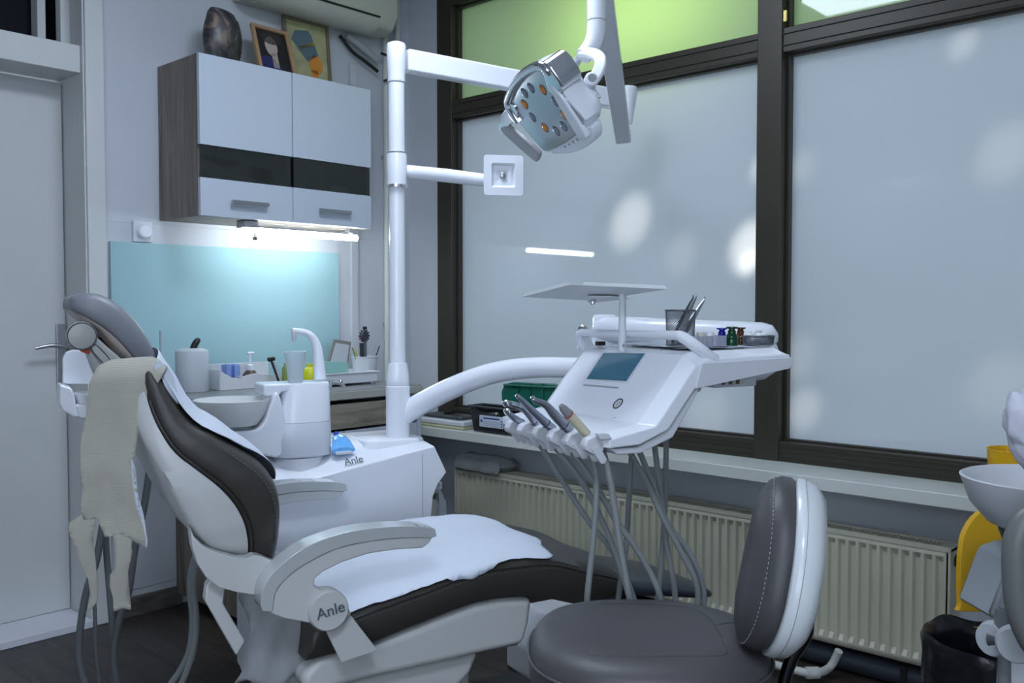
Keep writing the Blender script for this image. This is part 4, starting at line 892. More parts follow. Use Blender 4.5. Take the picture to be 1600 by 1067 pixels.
for i, (lab, P, rr, bs, kind) in enumerate(HP):
    b_ = loc3(onp(bs[0], bs[1], cu, CL(.186, 0, 0))); vv_ = b_[1]
    P3 = [PV(x, y, vv_+.010) for x, y in P]
    t = thing('dental_handpiece', 'dental '+lab, 'handpiece', P3[-1], group='handpieces hanging in the delivery table holders')
    if kind == 'scaler':
        tube('tip', P3[:3], rr[:3], mat('tip_grey', (.22, .23, .23), .4), t, seg=18)
        tube('red_ring', [P3[2], P3[2]+(P3[3]-P3[2]).normalized()*.002], .0112, mat('red_band', (.5, .02, .01), .4), t, seg=18)
        tube('grip', P3[2:], [.0105]+rr[3:], mat('ivory_plastic', (.58, .53, .38), .35), t, seg=18)
    else:
        tube('barrel', P3, rr, GUN, t, seg=18, smoothn=4)
        d_ = (P3[-1]-P3[-2]).normalized(); m_ = P3[-1]-(P3[-1]-P3[-2])*.35
        tube('knurl_ring', [m_, m_+d_*.0015], rr[-1]*.98+.0007, DGREY, t, seg=18)
        if kind == 'head':
            h_ = P3[0]; lathe('head', h_, [(0, -.007), (.006, -.0065), (.0072, -.003), (.0072, .005), (.005, .007), (0, .0075)], CHROME, t, ax=(-cu*.5+V3((0, 0, .8))), seg=20)
        else:
            lathe('head', P3[0], [(0, -.004), (.0045, -.004), (.0045, .004), (0, .005)], CHROME, t, ax=(-cu*.7+V3((0, 0, .6))), seg=14)
        if i == 1:
            for k in range(8):
                a_ = P3[1]+(P3[2]-P3[1])*(k/8+.25); tube('grip_ring', [a_, a_+(P3[2]-P3[1]).normalized()*.001], .0074, CHROME, t, seg=12)
    fr0, bk0 = HS[i]; zf = (P3[-1]-CAM).dot(F); zb_ = 2.10+.03*i
    path = [P3[-1], CL(.200, vv_+.006, .895)]+[PD(x, y, zf+(zf*.98-zf)*k/6+.02) for k, (x, y) in enumerate(fr0)]
    e0 = fr0[-1]; e1 = bk0[0]; zm = (zf+zb_)/2
    path += [PD(e0[0]+(e1[0]-e0[0])*.15, 985+i*4, zf), PD((e0[0]+e1[0])/2, 1010+i*6, zm), PD(e0[0]+(e1[0]-e0[0])*.85, 985+i*4, zb_)]
    path += [PD(x, y, zb_) for x, y in bk0]
    last = path[-1]; l3 = loc3(last); path[-1] = CL(l3[0], l3[1], l3[2])
    tube('hose', path, .0068, HOSE, t, seg=12, smoothn=5)

# ================================================================== STOOL
SC = CAM+R*.243+F*1.63; SC = V3((SC.x, SC.y, 0)); SZ = .60
ns = (R*.98-F*.05); ns.z = 0; ns.normalize(); ms = V3((-ns.y, ns.x, 0))     # towards the backrest / sideways
T_ = thing('operator_stool', 'grey leather operator stool with white-backed round backrest, nearest to the camera', 'stool', SC)
def SL(a, b, c): return SC+ns*a+ms*b+V3((0, 0, c))
def seatring(s, z, e=2.5, dz=0, k=56):
    r = []
    for i in range(k):
        t = 2*pi*i/k; ex = 2/e
        x = math.copysign(abs(cos(t))**ex, cos(t))*.212*s; y = math.copysign(abs(sin(t))**ex, sin(t))*.208*s*(1-.10*(x > 0)*(x/.21)**2)
        r.append(SL(x, y, z+dz))
    return r
v, f = rings([seatring(.90, SZ-.085), seatring(.975, SZ-.078), seatring(1.0, SZ-.055), seatring(1.005, SZ-.03), seatring(.995, SZ-.018), seatring(.97, SZ-.004), seatring(.92, SZ+.008), seatring(.80, SZ+.016), seatring(.60, SZ+.018), seatring(.35, SZ+.013), seatring(.1, SZ+.011)])
mk('seat', v, f, LEATHS, T_, ang=60)
tube('seat_piping', seatring(1.008, SZ-.020)+[seatring(1.008, SZ-.020)[0]], .003, LEATHS, T_, seg=8)
seam = [(-.19, -.09), (-.14, -.125), (-.05, -.135), (.05, -.13), (.115, -.12), (.122, -.06), (.122, 0), (.115, .07), (.08, .125), (.0, .135), (-.08, .13)]
def sz_(a, b):
    q = max(abs(a)/.212, abs(b)/.208, sqrt(a*a+b*b)/.215); tab = [(.1, .011), (.35, .013), (.6, .018), (.8, .016), (.92, .008), (.97, -.004), (1.1, -.03)]
    for i in range(len(tab)-1):
        if q <= tab[i+1][0]: t = max(0, (q-tab[i][0])/(tab[i+1][0]-tab[i][0])); return SZ+tab[i][1]+(tab[i+1][1]-tab[i][1])*t
    return SZ-.03
SM = mat('seam_dark', (.055, .052, .055), .6)
tube('seat_seam', [SL(p_.x, p_.y, sz_(p_.x, p_.y)+.0002) for p_ in cat([(a, b, 0) for a, b in seam], 5)], .0013, SM, T_, seg=6)
tube('seat_seam', [SL(a, b, sz_(a, b)+.0002) for a, b in [(.122, .02), (.14, .03), (.17, .045), (.19, .05)]], .0013, SM, T_, seg=6)
# backrest
bcn = PD(1217, 879, 1.60); bn = (-R+F*.34).normalized(); bup = (U*.978+R*.205).normalized(); bn = (bn-bup*bn.dot(bup)).normalized(); bsd = bn.cross(bup)
def bring(hw_, hh_, d, k=52, e=2.4, sh=0):
    r = []
    for i in range(k):
        t = 2*pi*i/k; x = math.copysign(abs(cos(t))**(2/e), cos(t))*hw_; y = math.copysign(abs(sin(t))**(2/e), sin(t))*hh_
        x *= 1-.12*(y/hh_ if hh_ else 0); r.append(bcn+bsd*x+bup*(y+sh)+bn*(d-.10*(x*x)/.03*.3))
    return r
v, f = rings([bring(.155, .143, .000), bring(.160, .148, .010), bring(.158, .147, .026), bring(.146, .136, .044), bring(.12, .108, .055), bring(.08, .07, .060), bring(.02, .02, .061)])
bk = mk('backrest_cushion', v, f, LEATHS, T_, ang=60)
v, f = rings([bring(.158, .145, .0), bring(.163, .150, -.002), bring(.164, .151, -.012), bring(.160, .146, -.034), bring(.136, .124, -.054), bring(.09, .09, -.064, sh=-.02), bring(.02, .02, -.066, sh=-.03)])
mk('backrest_shell', v, f, mat('stool_shell', (.60, .63, .64), .28, coat=.3), T_, ang=60)
q_ = bring(.1535, .143, .036); stitches('backrest_stitching', q_+[q_[0]], mat('pale_thread', (.32, .32, .33), .6), T_, r=.0007, ln=.004, gap=.004)
q_ = bring(.1645, .1512, -.016); tube('shell_seam', q_+[q_[0]], .0006, MATS['seam_grey'], T_, seg=5)
tube('back_post', [bcn-bn*.05-bup*.05, bcn-bn*.068-bup*.10, bcn-bn*.05-bup*.17, bcn-bn*.045-bup*.30, SL(.20, 0, SZ-.17), SL(.10, 0, SZ-.15)], [.010, .011, .011, .011, .011, .011], mat('black_chrome', (.06, .065, .07), .15, metal=1), T_, seg=16, smoothn=5)
lathe('seat_plate', SL(0, 0, 0), [(0, SZ-.15), (.10, SZ-.15), (.13, SZ-.085), (0, SZ-.084)], BLACK, T_)
lathe('gas_column', SL(0, 0, 0), [(0, .07), (.028, .07), (.028, .25), (.018, .255), (.018, SZ-.14), (0, SZ-.14)], CHROME, T_)
for k in range(5):
    a = 2*pi*k/5+.5; d_ = ns*cos(a)+ms*sin(a)
    lg = bar('leg', SL(0, 0, .095)+d_*.02, SL(0, 0, .070)+d_*.26, .045, .03, CHROME, T_, .03, .02)
    lathe('castor', SL(0, 0, .026)+d_*.26-ms*.0, [(0, -.015), (.026, -.015), (.026, .015), (0, .015)], BLACK, lg, ax=d_.cross(V3((0, 0, 1))), seg=20)

# ================================================================== THINGS ON THE WORKTOP
def at(px, y, z): p_ = PY(px, 560, y); return V3((p_.x, y, z))
WTZ = .8705
def zy(px, py, y): return PY(px, py, y).z
p_ = at(300, 3.27, WTZ); h = zy(300, 547, 3.27)-WTZ
t = thing('canister', 'round white canister with black handle poking out, left end of the worktop', 'canister', p_)
lathe('canister_body', p_, [(0, 0), (.058, 0), (.061, .004), (.061, h-.005), (.058, h), (.035, h+.008), (.03, h+.008), (.03, h-.01), (0, h-.01)], mat('canister_white', (.50, .53, .57), .5), t)
tube('black_handle', [p_+V3((.0, 0, h-.02)), p_+V3((.008, 0, h+.012)), p_+V3((.022, 0, h+.034)), p_+V3((.032, 0, h+.036))], [.012, .013, .012, .008], BLACK, t, smoothn=4)
p_ = at(250, 3.35, WTZ); z1 = zy(250, 517, 3.35)
o = tube('thin_rod', [p_, V3((p_.x+.004, 3.35, z1))], .004, mat('rod_grey', (.35, .40, .42), .2), None); tag(o, 'thin translucent upright rod at the left end of the worktop', 'rod')
# organiser
y_ = 3.22; a = at(343, y_, 0).x; b = at(441, y_, 0).x
prof_t = [(343, 578), (350, 583), (362, 590), (375, 591), (385, 586), (400, 583), (420, 585), (441, 587)]
g = G(); top = [(at(x, y_, 0).x, zy(x, yy, y_)) for x, yy in prof_t]; topb = [(x, max(z, zy(360, 572, y_))+.004) for x, z in top]
fpts = [(a+.004, WTZ)]+[(b, WTZ)]
ring = lambda y, tp, ins: [V3((x, y, z)) for x, z in tp]
t = thing('organiser', 'white plastic sink organiser with wavy rim on the worktop', 'organiser', V3(((a+b)/2, y_, WTZ)))
def wave_wall(y0, y1, tp, name):
    P = [V3((x, y0, z)) for x, z in tp]+[V3((b, y0, WTZ)), V3((a+.005, y0, WTZ))]
    prism(name, P, (0, y1-y0, 0), WHITE2, t, bevel=.0015)
wave_wall(y_, y_+.004, top, 'front_wall'); wave_wall(y_+.10, y_+.104, topb, 'back_wall')
box('end_wall', (a, y_, WTZ), (a+.006, y_+.104, top[0][1]), WHITE2, t); box('end_wall', (b-.003, y_, WTZ), (b, y_+.104, top[-1][1]), WHITE2, t); box('floor_panel', (a+.003, y_+.003, WTZ), (b-.003, y_+.1, WTZ+.004), WHITE2, t)
xd = at(378, y_, 0).x; box('divider', (xd-.004, y_-.001, WTZ+.004), (xd+.004, y_+.1, zy(378, 588, y_)), WHITE2, t)
SPG = mat('blue_sponge', (.24, .34, .66), .9, bump=.6, bscale=60)
for k in range(6):
    x0 = at(351+k*4.2, y_+.04, 0).x; zt = zy(351, 570+(k % 2)*1.5, y_+.03)
    o = prism('cleaning_brush', [V3((x0-.003, y_+.02+.01*(k % 3), WTZ+.006)), V3((x0+.007, y_+.02+.01*(k % 3), WTZ+.006)), V3((x0+.008+.002*(k % 2), y_+.02+.01*(k % 3), zt)), V3((x0-.003, y_+.02+.01*(k % 3), zt))], (0, .04, 0), SPG, None, bevel=.001)
    tag(o, 'thin pale blue sponge sheet standing in the organiser', 'sponge', 'blue sponge sheets in the organiser'); o.name = 'sponge_sheet'
p_ = at(391, y_+.055, WTZ+.005); zc = zy(391, 583, y_+.05); zt = zy(391, 572, y_+.05)
t = thing('soap_dispenser', 'soap pump bottle with brown label sunk in the organiser', 'bottle', p_)
lathe('bottle_body', p_, [(0, 0), (.028, 0), (.030, .01), (.030, zc-p_.z-.005), (.016, zc-p_.z+.012), (0, zc-p_.z+.012)], mat('brown_label', (.09, .06, .045), .35, var=.5, vscale=60), t)
lathe('pump_collar', p_, [(0, zc-p_.z+.01), (.015, zc-p_.z+.01), (.015, zt-p_.z+.004), (.006, zt-p_.z+.008), (0, zt-p_.z+.008)], WHITE, t)
zt2 = zy(391, 552, y_+.05)
tube('pump_stem', [V3((p_.x, p_.y, zt)), V3((p_.x, p_.y, zt2))], .0035, WHITE, t)
tube('pump_head', [V3((p_.x-.012, p_.y, zt2)), V3((p_.x+.014, p_.y-.004, zt2+.001))], [.006, .0045], WHITE, t)
x0 = at(375, y_, 0).x; x1 = at(408, y_, 0).x
# squeegee and green bottle
p_ = at(434, 3.16, WTZ); zt = zy(425, 562, 3.16)
t = thing('squeegee', 'black and steel hand tool leaning upright behind the spittoon tower', 'tool', p_)
bar('blade_handle', V3((p_.x+.012, 3.16, WTZ+.006)), V3((p_.x-.016, 3.18, zt-.006)), .016, .010, mat('dark_steel_blue', (.05, .065, .09), .3), t)
tube('head', [V3((p_.x-.03, 3.18, zt)), V3((p_.x-.004, 3.18, zt+.003))], .009, BLACK, t)
bar('steel_edge', V3((p_.x+.022, 3.16, WTZ+.006)), V3((p_.x-.005, 3.18, zt-.012)), .006, .010, STEEL, t)
p_ = at(446, 3.20, WTZ); o = lathe('green_bottle', p_, [(0, 0), (.014, 0), (.014, .075), (.007, .085), (.006, .095), (0, .095)], mat('olive_plastic', (.20, .26, .05), .4), None); tag(o, 'small olive green bottle half hidden behind the drinking cup', 'bottle')
p_ = at(484, 3.10, WTZ); zt = zy(484, 568, 3.10)-WTZ
t = thing('yellow_bottle', 'bright yellow bottle between the drinking cup and the spout', 'bottle', p_)
lathe('bottle_body', p_, [(0, 0), (.024, 0), (.027, .004), (.027, zt*.6), (.020, zt*.8), (.012, zt*.86), (0, zt*.86)], YELG, t)
lathe('cap', p_, [(.0, zt*.85), (.013, zt*.85), (.013, zt), (0, zt)], YELG, t)
lathe('label', p_+V3((.012, -.0235, .02)), [(0, 0), (.014, 0), (.014, .0015), (0, .0015)], mat('label_blue', (.03, .06, .25), .4), t, ax=(.35, -1, 0))
# dish rack with pale green masks
y_ = 3.05; a = at(503, y_, 0).x; b = at(590, y_, 0).x
t = thing('dish_rack', 'white plastic dish rack on the worktop beside the column', 'rack', V3(((a+b)/2, y_, WTZ)))
zr0, zr1 = WTZ+.008, WTZ+.048
g = G(); g.add(*boxg((a, y_, zr0), (b, y_+.005, zr1))); g.add(*boxg((a, y_+.19, zr0), (b, y_+.195, zr1))); g.add(*boxg((a, y_+.005, zr0), (a+.005, y_+.19, zr1))); g.add(*boxg((b-.005, y_+.005, zr0), (b, y_+.19, zr1))); g.add(*boxg((a+.005, y_+.005, zr0), (b-.005, y_+.19, zr0+.004)))
g.build('tray', WHITE2, t, bevel=.002)
box('rim', (a-.006, y_-.006, zr1), (b+.006, y_+.003, zr1+.005), WHITE2, t); box('rim', (b-.002, y_+.003, zr1), (b+.006, y_+.2, zr1+.005), WHITE2, t)
for k in range(4): box('foot', ((a+.01, b-.03)[k % 2], (y_+.01, y_+.17)[k//2], WTZ), ((a+.03, b-.01)[k % 2], (y_+.03, y_+.19)[k//2], zr0), WHITE2, t)
for k in range(6):
    x_ = a+(b-a)*(.50+.08*k); tube('prong', [V3((x_, y_+.02, zr0)), V3((x_, y_+.02, zr1+.018))], .0016, WHITE2, t, seg=6)
TE = mat('mint_paper', (.33, .60, .55), .8)
for k in range(5):
    x_ = a+.012+.030*k; zz = zr0+.005; ht_ = zy(530, 563, 3.07)-zz-.002*k
    o = prism('face_mask', [V3((x_-.004, y_+.012, zz)), V3((x_+.030, y_+.012, zz)), V3((x_+.024, y_+.012, zz+ht_)), V3((x_-.014, y_+.012, zz+ht_))], (.0, .006, 0), TE, None, bevel=.001)
    o.location = (o.location.x, o.location.y+.006*k, o.location.z)
    tag(o, 'pale mint green paper mask standing in the dish rack', 'mask', 'mint masks in the dish rack')
p_ = V3((at(561, 3.21, 0).x, 3.17, zr0+.005)); rz = zy(561, 559, 3.17)-p_.z
t = thing('tool_cup', 'white plastic cup full of brushes and instruments in the dish rack', 'cup', p_)
lathe('cup_body', p_, [(0, 0), (.046, 0), (.057, rz), (.060, rz+.002), (.060, rz+.006), (.053, rz+.006), (.043, .004), (0, .004)], WHITE2, t)
zt = zy(560, 525, 3.17)
t = thing('flower_brush', 'dark flower-shaped brush standing tallest in the white tool cup', 'brush', p_)
tube('handle', [p_+V3((.005, 0, .02)), V3((p_.x+.002, 3.17, zt-.02))], [.006, .0075], mat('purple_grey', (.12, .13, .17), .4), t)
lathe('flower_head', V3((p_.x-.002, 3.168, zt)), [(0, -.006), (.020, -.007), (.023, 0), (.020, .007), (0, .008)], mat('dark_plum', (.035, .04, .06), .5), t, ax=(.2, -1, .1), seg=20)
for k in range(12):
    a_ = 2*pi*k/12; d_ = V3((cos(a_), .1, sin(a_))); tube('petal', [V3((p_.x-.002, 3.168, zt))+d_*.018, V3((p_.x-.002, 3.168, zt))+d_*.029], [.006, .0035], mat('dark_red', (.11, .015, .025), .5) if 5 < k < 10 else MATS['dark_plum'], t, seg=8)
tube('bow', [V3((p_.x-.008, 3.168, zt+.034)), V3((p_.x+.006, 3.168, zt+.034))], .007, BLACK, t)
for k, (dx, lean, hh, m_, nm, lb) in enumerate([(-.040, -.035, .060, mat('green_wood', (.06, .25, .08), .5), 'pen', 'green pen leaning left in the white tool cup'), (-.032, -.030, .055, YEL, 'pen', 'yellow pen leaning left in the white tool cup'), (-.022, -.004, .085, mat('blk_green', (.02, .035, .03), .6), 'brush', 'dark bristle brush in the white tool cup beside the flower brush'), (.030, .020, .070, STEEL, 'probe', 'thin steel probe leaning right in the white tool cup, nearer the flower brush'), (.040, .034, .065, DGREY, 'probe', 'dark thin probe leaning farthest right in the white tool cup')]):
    o = tube(nm, [p_+V3((dx*.6, -.005, .02)), p_+V3((dx+lean, -.01, rz+hh*.75))], .0028 if nm != 'brush' else .009, m_, None, seg=10); tag(o, lb, 'tool')
p0 = [PY(513, 562, 3.36), PY(523, 530, 3.40), PY(549, 534, 3.40), PY(545, 565, 3.36)]
t = thing('leaning_picture', 'small grey framed picture leaning behind the tool cup', 'picture', V3(((p0[0].x+p0[3].x)/2, 3.36, WTZ)))
bl, brr, tl_, tr_ = V3((p0[0].x-.03, 3.36, WTZ+.001)), V3((p0[3].x-.015, 3.36, WTZ+.001)), p0[1], p0[2]
prism('frame', [bl, brr, tr_, tl_], (0, .01, 0), mat('taupe_frame', (.18, .165, .15), .5), t, bevel=.002)
cn_ = (bl+brr+tr_+tl_)/4; prism('picture_sheet', [cn_+(q-cn_)*.82-V3((0, .001, 0)) for q in (bl, brr, tr_, tl_)], (0, -.0008, 0), mat('pale_print', (.42, .45, .48), .5), t, bevel=0)
# steel tap parts on the front of the worktop
p_ = PY(512, 596, 2.93); p_ = V3((p_.x, 2.93, WTZ))
t = thing('sink_tap', 'chrome mixer tap lying low at the front of the worktop', 'tap', p_)
lathe('tap_body', p_, [(0, 0), (.016, 0), (.016, .03), (.012, .038), (0, .04)], CHROME, t)
tube('tap_spout', [p_+V3((0, 0, .03)), p_+V3((.03, .0, .030)), p_+V3((.07, .0, .018)), p_+V3((.078, 0, .008))], [.008, .007, .006, .006], CHROME, t, smoothn=4)
lathe('tap_knob', p_+V3((.062, .0, .026)), [(0, 0), (.008, 0), (.009, .006), (.005, .012), (0, .012)], CHROME, t, seg=16)
# ---- on the dental unit cabinet: blue pouch
q0, q1 = loc3(PV(537, 708, .43)), loc3(PV(537, 680, .47))
t = thing('blue_pouch', 'crumpled light blue plastic pouch with dark cap lying on the dental unit cabinet', 'pouch', CL(q0[0], .43, q0[2]))
rs = []
for k in range(9):
    s_ = k/8; w_ = .031*(1-s_)**.6+.006; th_ = .010*(1-abs(s_-.4))+.003; c3 = (q0[0]+(q1[0]-q0[0])*s_, .43+.10*s_, .757+.030*s_+.010*sin(s_*pi))
    rs.append([CL(c3[0]+w_*cos(a)*(1+.12*NO(V3((a*2, s_*5, 1)))), c3[1], c3[2]+th_*sin(a)*(1+.6*NO(V3((a*3, s_*6, 2))))+.002) for a in [2*pi*j/20 for j in range(20)]])
v, f = rings(rs); mk('film', v, f, mat('blue_film', (.16, .45, .85), .2, coat=.4, bump=.6, bscale=60), t, ang=30)
box('white_edge', (q0[0]-.026, .421, .748), (q0[0]+.024, .431, .757), mat('pouch_white', (.62, .66, .7), .4), t, fr=CL, bevel=.002)
e_ = CL(q1[0], .535, .790); lathe('cap', e_-cv*.0, [(0, -.01), (.008, -.01), (.008, .012), (0, .013)], mat('cap_blue', (.03, .05, .42), .4), t, ax=(cv*.8+V3((0, 0, .6))), seg=16)
text('lettering', 'Anle', onp(552.5, 719.5, (cv*-.75+V3((0, 0, .66))), CL(0, .392, .727)), cu*.96+V3((0, 0, .10)), cv*.55+V3((0, 0, .83)), .032, TXT, UN)
# clear bottle under the cabinet corner
bq = CL(.40, .50, 0); bq = V3((PD(684, 790, 2.98).x, PD(684, 790, 2.98).y, 0)); zt = PD(684, 764, 2.98).z
t = thing('water_bottle', 'clear plastic bottle under the right corner of the dental unit cabinet', 'bottle', V3((bq.x, bq.y, zt-.26)))
lathe('bottle_body', V3((bq.x, bq.y, zt)), [(0, -.26), (.028, -.26), (.030, -.255), (.029, -.05), (.024, -.028), (.012, -.008), (.012, .006), (0, .006)], CLEAR, t, seg=32)
lathe('bottle_cap', V3((bq.x, bq.y, zt)), [(0, .004), (.014, .004), (.014, .022), (0, .022)], WHITE2, t)
box('bottle_shelf', (.30, .46, zt-.275), (.46, .56, zt-.2605), WHITE2, UN, fr=CL, bevel=.003)

# ================================================================== WINDOW SILL, RADIATOR TOWEL
SLZ = .6525
def sx(px, x): p_ = PX(px, 660, x); return p_.y
y0, y1 = sx(735, 2.86), sx(662, 2.86)
t = thing('cream_box', 'flat cream box with dark grey pad on top, at the sill far end', 'box', (2.88, (y0+y1)/2, SLZ))
box('tray', (2.815, y0, SLZ), (2.975, y1, SLZ+.012), mat('cream_yellow', (.50, .49, .30), .5), t, bevel=.005); box('lid', (2.82, y0+.004, SLZ+.012), (2.97, y1-.004, SLZ+.036), WHITE2, t, bevel=.008, seg=3)
yb, ya = sx(668, 2.88), sx(728, 2.88)
box('grey_pad', (2.85, ya, SLZ+.0362), (2.955, yb, SLZ+.052), DGREY, t, bevel=.007, seg=3); box('pad_clip', (2.88, (ya+yb)/2-.015, SLZ+.052), (2.92, (ya+yb)/2+.015, SLZ+.066), BLACK, t)
y1b, y0b = sx(736, 2.83), sx(816, 2.83)
t = thing('storage_basket', 'dark transparent storage basket with a white label on the sill', 'basket', (2.88, (y0b+y1b)/2, SLZ))
zt = PX(760, 637, 2.83).z
sh = .012
def trap(name, m, ins, z0, z1): 
    g = G(); f = lambda o, z: [(2.825-o+ins, y0b-o+ins, z), (2.908, y0b-o+ins, z), (2.908, y1b+o-ins, z), (2.825-o+ins, y1b+o-ins, z)]
    return rings([[V3(p_) for p_ in f(0, z0)], [V3(p_) for p_ in f(sh, z1)]], cap=False)
v, f = trap('a', None, .012, SLZ+.002, zt); f.append((3, 2, 1, 0))
mk('basket_body', v, f, mat('smoked_plastic', (.030, .033, .036), .18, trans=.25), t, solid=.003)
g = G()
for lo, hi in [((2.810, y0b-.004, zt), (2.822, y1b+.004, zt+.008)), ((2.902, y0b-.004, zt), (2.912, y1b+.004, zt+.008)), ((2.822, y0b-.004, zt), (2.902, y0b+.008, zt+.008)), ((2.822, y1b-.008, zt), (2.902, y1b+.004, zt+.008))]: g.add(*boxg(lo, hi))
g.build('basket_rim', DGREY, t, bevel=.002)
la, lb_ = sx(750, 2.815), sx(787, 2.815); lz0, lz1 = PX(768, 668, 2.815).z, PX(768, 650, 2.815).z
lab = box('label', (2.812, lb_, lz0), (2.8145, la, lz1), mat('label_white', (.55, .6, .68), .5), t, bevel=0)
BL = mat('label_blue', (.03, .06, .25), .4)
lathe('label_mark', (2.8115, la-.012, (lz0+lz1)/2), [(0, 0), (.0062, 0), (.0062, .0005), (0, .0005)], BL, lab, ax=(-1, 0, 0), seg=20)
for k in range(3): lathe('label_mark', (2.8115, lb_+.009, lz0+.008+k*.011), [(0, 0), (.0038, 0), (.0038, .0005), (0, .0005)], BL, lab, ax=(-1, 0, 0), seg=14)
box('label_line', (2.8113, lb_+.022, lz1-.014), (2.812, la-.024, lz1-.008), BL, lab, bevel=0)
for k in range(3): box('label_line', (2.8113, lb_+.022, lz0+.006+k*.008), (2.812, la-.024, lz0+.0075+k*.008), mat('label_grey', (.25, .3, .42), .5), lab, bevel=0)
for k, (dy_, c_) in enumerate([(.03, BLACK), (.07, DGREY), (.105, STEEL)]):
    o = lathe('roll', (2.862, y0b+dy_+.012, SLZ+.028), [(0, 0), (.022, 0), (.022, .03), (0, .03)], c_, None, ax=(0, 1, .2), seg=20); tag(o, ['black roll', 'dark grey roll', 'shiny steel roll'][k]+' lying inside the smoked basket on the sill', 'roll')
gp = [PX(x, y, 2.93) for x, y in [(783, 612), (788, 600), (800, 597), (862, 600), (872, 604), (866, 650), (790, 652), (784, 630)]]
gz = SLZ+.001
gp[-3].z = gp[-2].z = gz+.0; GRN = mat('green_plastic', (.012, .16, .11), .25, trans=.25)
t = thing('green_crate', 'translucent green plastic crate standing on the sill behind the basket', 'crate', (2.93, (gp[0].y+gp[4].y)/2, gz))
prism('crate_panel', gp, (.03, 0, 0), GRN, t, bevel=.004)
for s_ in (.2, .5, .8):
    a_, b_ = gp[2]+(gp[3]-gp[2])*s_, gp[6]+(gp[5]-gp[6])*s_; bar('rib', a_-V3((.004, 0, 0)), V3((b_.x-.004, b_.y, gz+.002)), .008, .005, GRN, t)
bar('crate_rim', gp[1]-V3((.006, 0, .004)), gp[4]-V3((.006, 0, .004)), .012, .012, GRN, t)
# towel
ty0, ty1 = 2.70, 2.975
def towel(a, b):
    # a along y (0..1), b across x over the radiator top (-1..1)
    y = ty0+(ty1-ty0)*a; wob = .012*NO(V3((a*5, b*3, 2)))
    x = 2.922+b*.062; z = .497+.030*(1-abs(b)**4)+wob-(.03 if abs(b) > .95 else 0); 
    return V3((x+.01*NO(V3((a*4, b*2, 9))), y+.010*NO(V3((b*4, a, 5))), z))
n1, n2_ = 28, 20; vv = [towel(i/n1, -1+2*j/n2_) for i in range(n1+1) for j in range(n2_+1)]
ff = [(i*(n2_+1)+j, i*(n2_+1)+j+1, (i+1)*(n2_+1)+j+1, (i+1)*(n2_+1)+j) for i in range(n1) for j in range(n2_)]
TW = mat('grey_towel', (.22, .23, .235), .95, bump=1, bscale=220, sheen=.3)
# lower layer closes the folded bundle
t = thing('grey_towel', 'folded dark grey towel lying on the left end of the radiator', 'towel', (2.92, 2.84, .478))
mk('top_fold', vv, ff, TW, t, solid=.012, sub=1)
rs = []
for k in range(12):
    s_ = k/11; y = ty0-.035+.31*s_; r_ = .040*(1-(2*s_-1)**6)+.004
    rs.append([V3((2.915+.045*cos(a)*(1+.2*NO(V3((a, s_*4, 0)))), y, .507+r_*.75*sin(a)*(1+.2*NO(V3((a*2, s_*5, 4)))))) for a in [2*pi*j/18 for j in range(18)]])
v, f = rings(rs); mk('rolled_fold', v, f, TW, t)
# yellow pot on the sill
yp = PX(1585, 730, 2.90); zt = PX(1545, 702, 2.86).z
t = thing('yellow_tub', 'open yellow plastic tub on the right end of the sill', 'tub', (2.90, yp.y, SLZ))
rr_ = .070
lathe('tub_body', (2.895, yp.y, SLZ), [(0, 0), (rr_*.80, 0), (rr_*.88, .02), (rr_, zt-SLZ), (rr_*1.03, zt-SLZ), (rr_*1.03, zt-SLZ+.003), (rr_*.96, zt-SLZ+.003), (rr_*.84, .022), (0, .01)], YEL, t, seg=48)

# ================================================================== DELIVERY TABLE TOP CLUTTER
TZ = 1.0985
def tp_(px, v_, z=TZ): q = loc3(onp(px, 520, cv, CL(0, v_, 0))); return CL(q[0], v_, z)
o = sheet('tray_paper', dense([(.47, -.66), (.60, -.668), (.70, -.655), (.715, -.60), (.70, -.45), (.69, -.34), (.50, -.33)], .02), lambda a, b: CL(a, b, TZ+.002+.0035*NO(V3((a*30, b*30, 0)))+max(0, a-.66)*.12), .012, PAPER, None, solid=.0006)
tag(o, 'crinkled white paper liner on the delivery table top', 'paper sheet')
pz = TZ+.005
pc = tp_(1063, -.60, pz); r_ = .0335
ht_ = onp(1063, 485, cv, CL(0, -.60, 0)).z-pz
MESH = mat('mesh_wire', (.13, .14, .16), .35, metal=.6)
def meshcup(t, c, rx, ry, h, n, rows, r=.0006, tilt=1.0, taper=.92):
    g = G()
    def P(a, z): k = taper+(1-taper)*z/h; return V3((c.x, c.y, c.z))+cu*cos(a)*rx*k+cv*sin(a)*ry*k+V3((0, 0, z))
    for i in range(n):
        for sgn in (1, -1):
            a0 = 2*pi*i/n; pts = [P(a0+sgn*j*2*pi/n*rows/ (rows), h*j/rows) for j in range(rows+1)]
            v, f = tubeg(pts, r, 4); g.add(v, f)
    g.build('wire_mesh', MESH, t, smooth=False)
    v, f = tubeg([P(2*pi*k/48, h) for k in range(49)], .0022, 8); mk('rim', v, f, MESH, t)
    v, f = tubeg([P(2*pi*k/48, .002) for k in range(49)], .0018, 8); mk('base_ring', v, f, MESH, t)
    v, f = rings([[P(2*pi*k/32, .0005) for k in range(32)], [P(2*pi*k/32, .0015) for k in range(32)]]); mk('base', v, f, MESH, t)
t = thing('mesh_cup', 'grey wire mesh cup holding steel tweezers on the delivery table', 'cup', pc)
meshcup(t, pc, r_, r_, ht_, 34, 14, r=.00045)
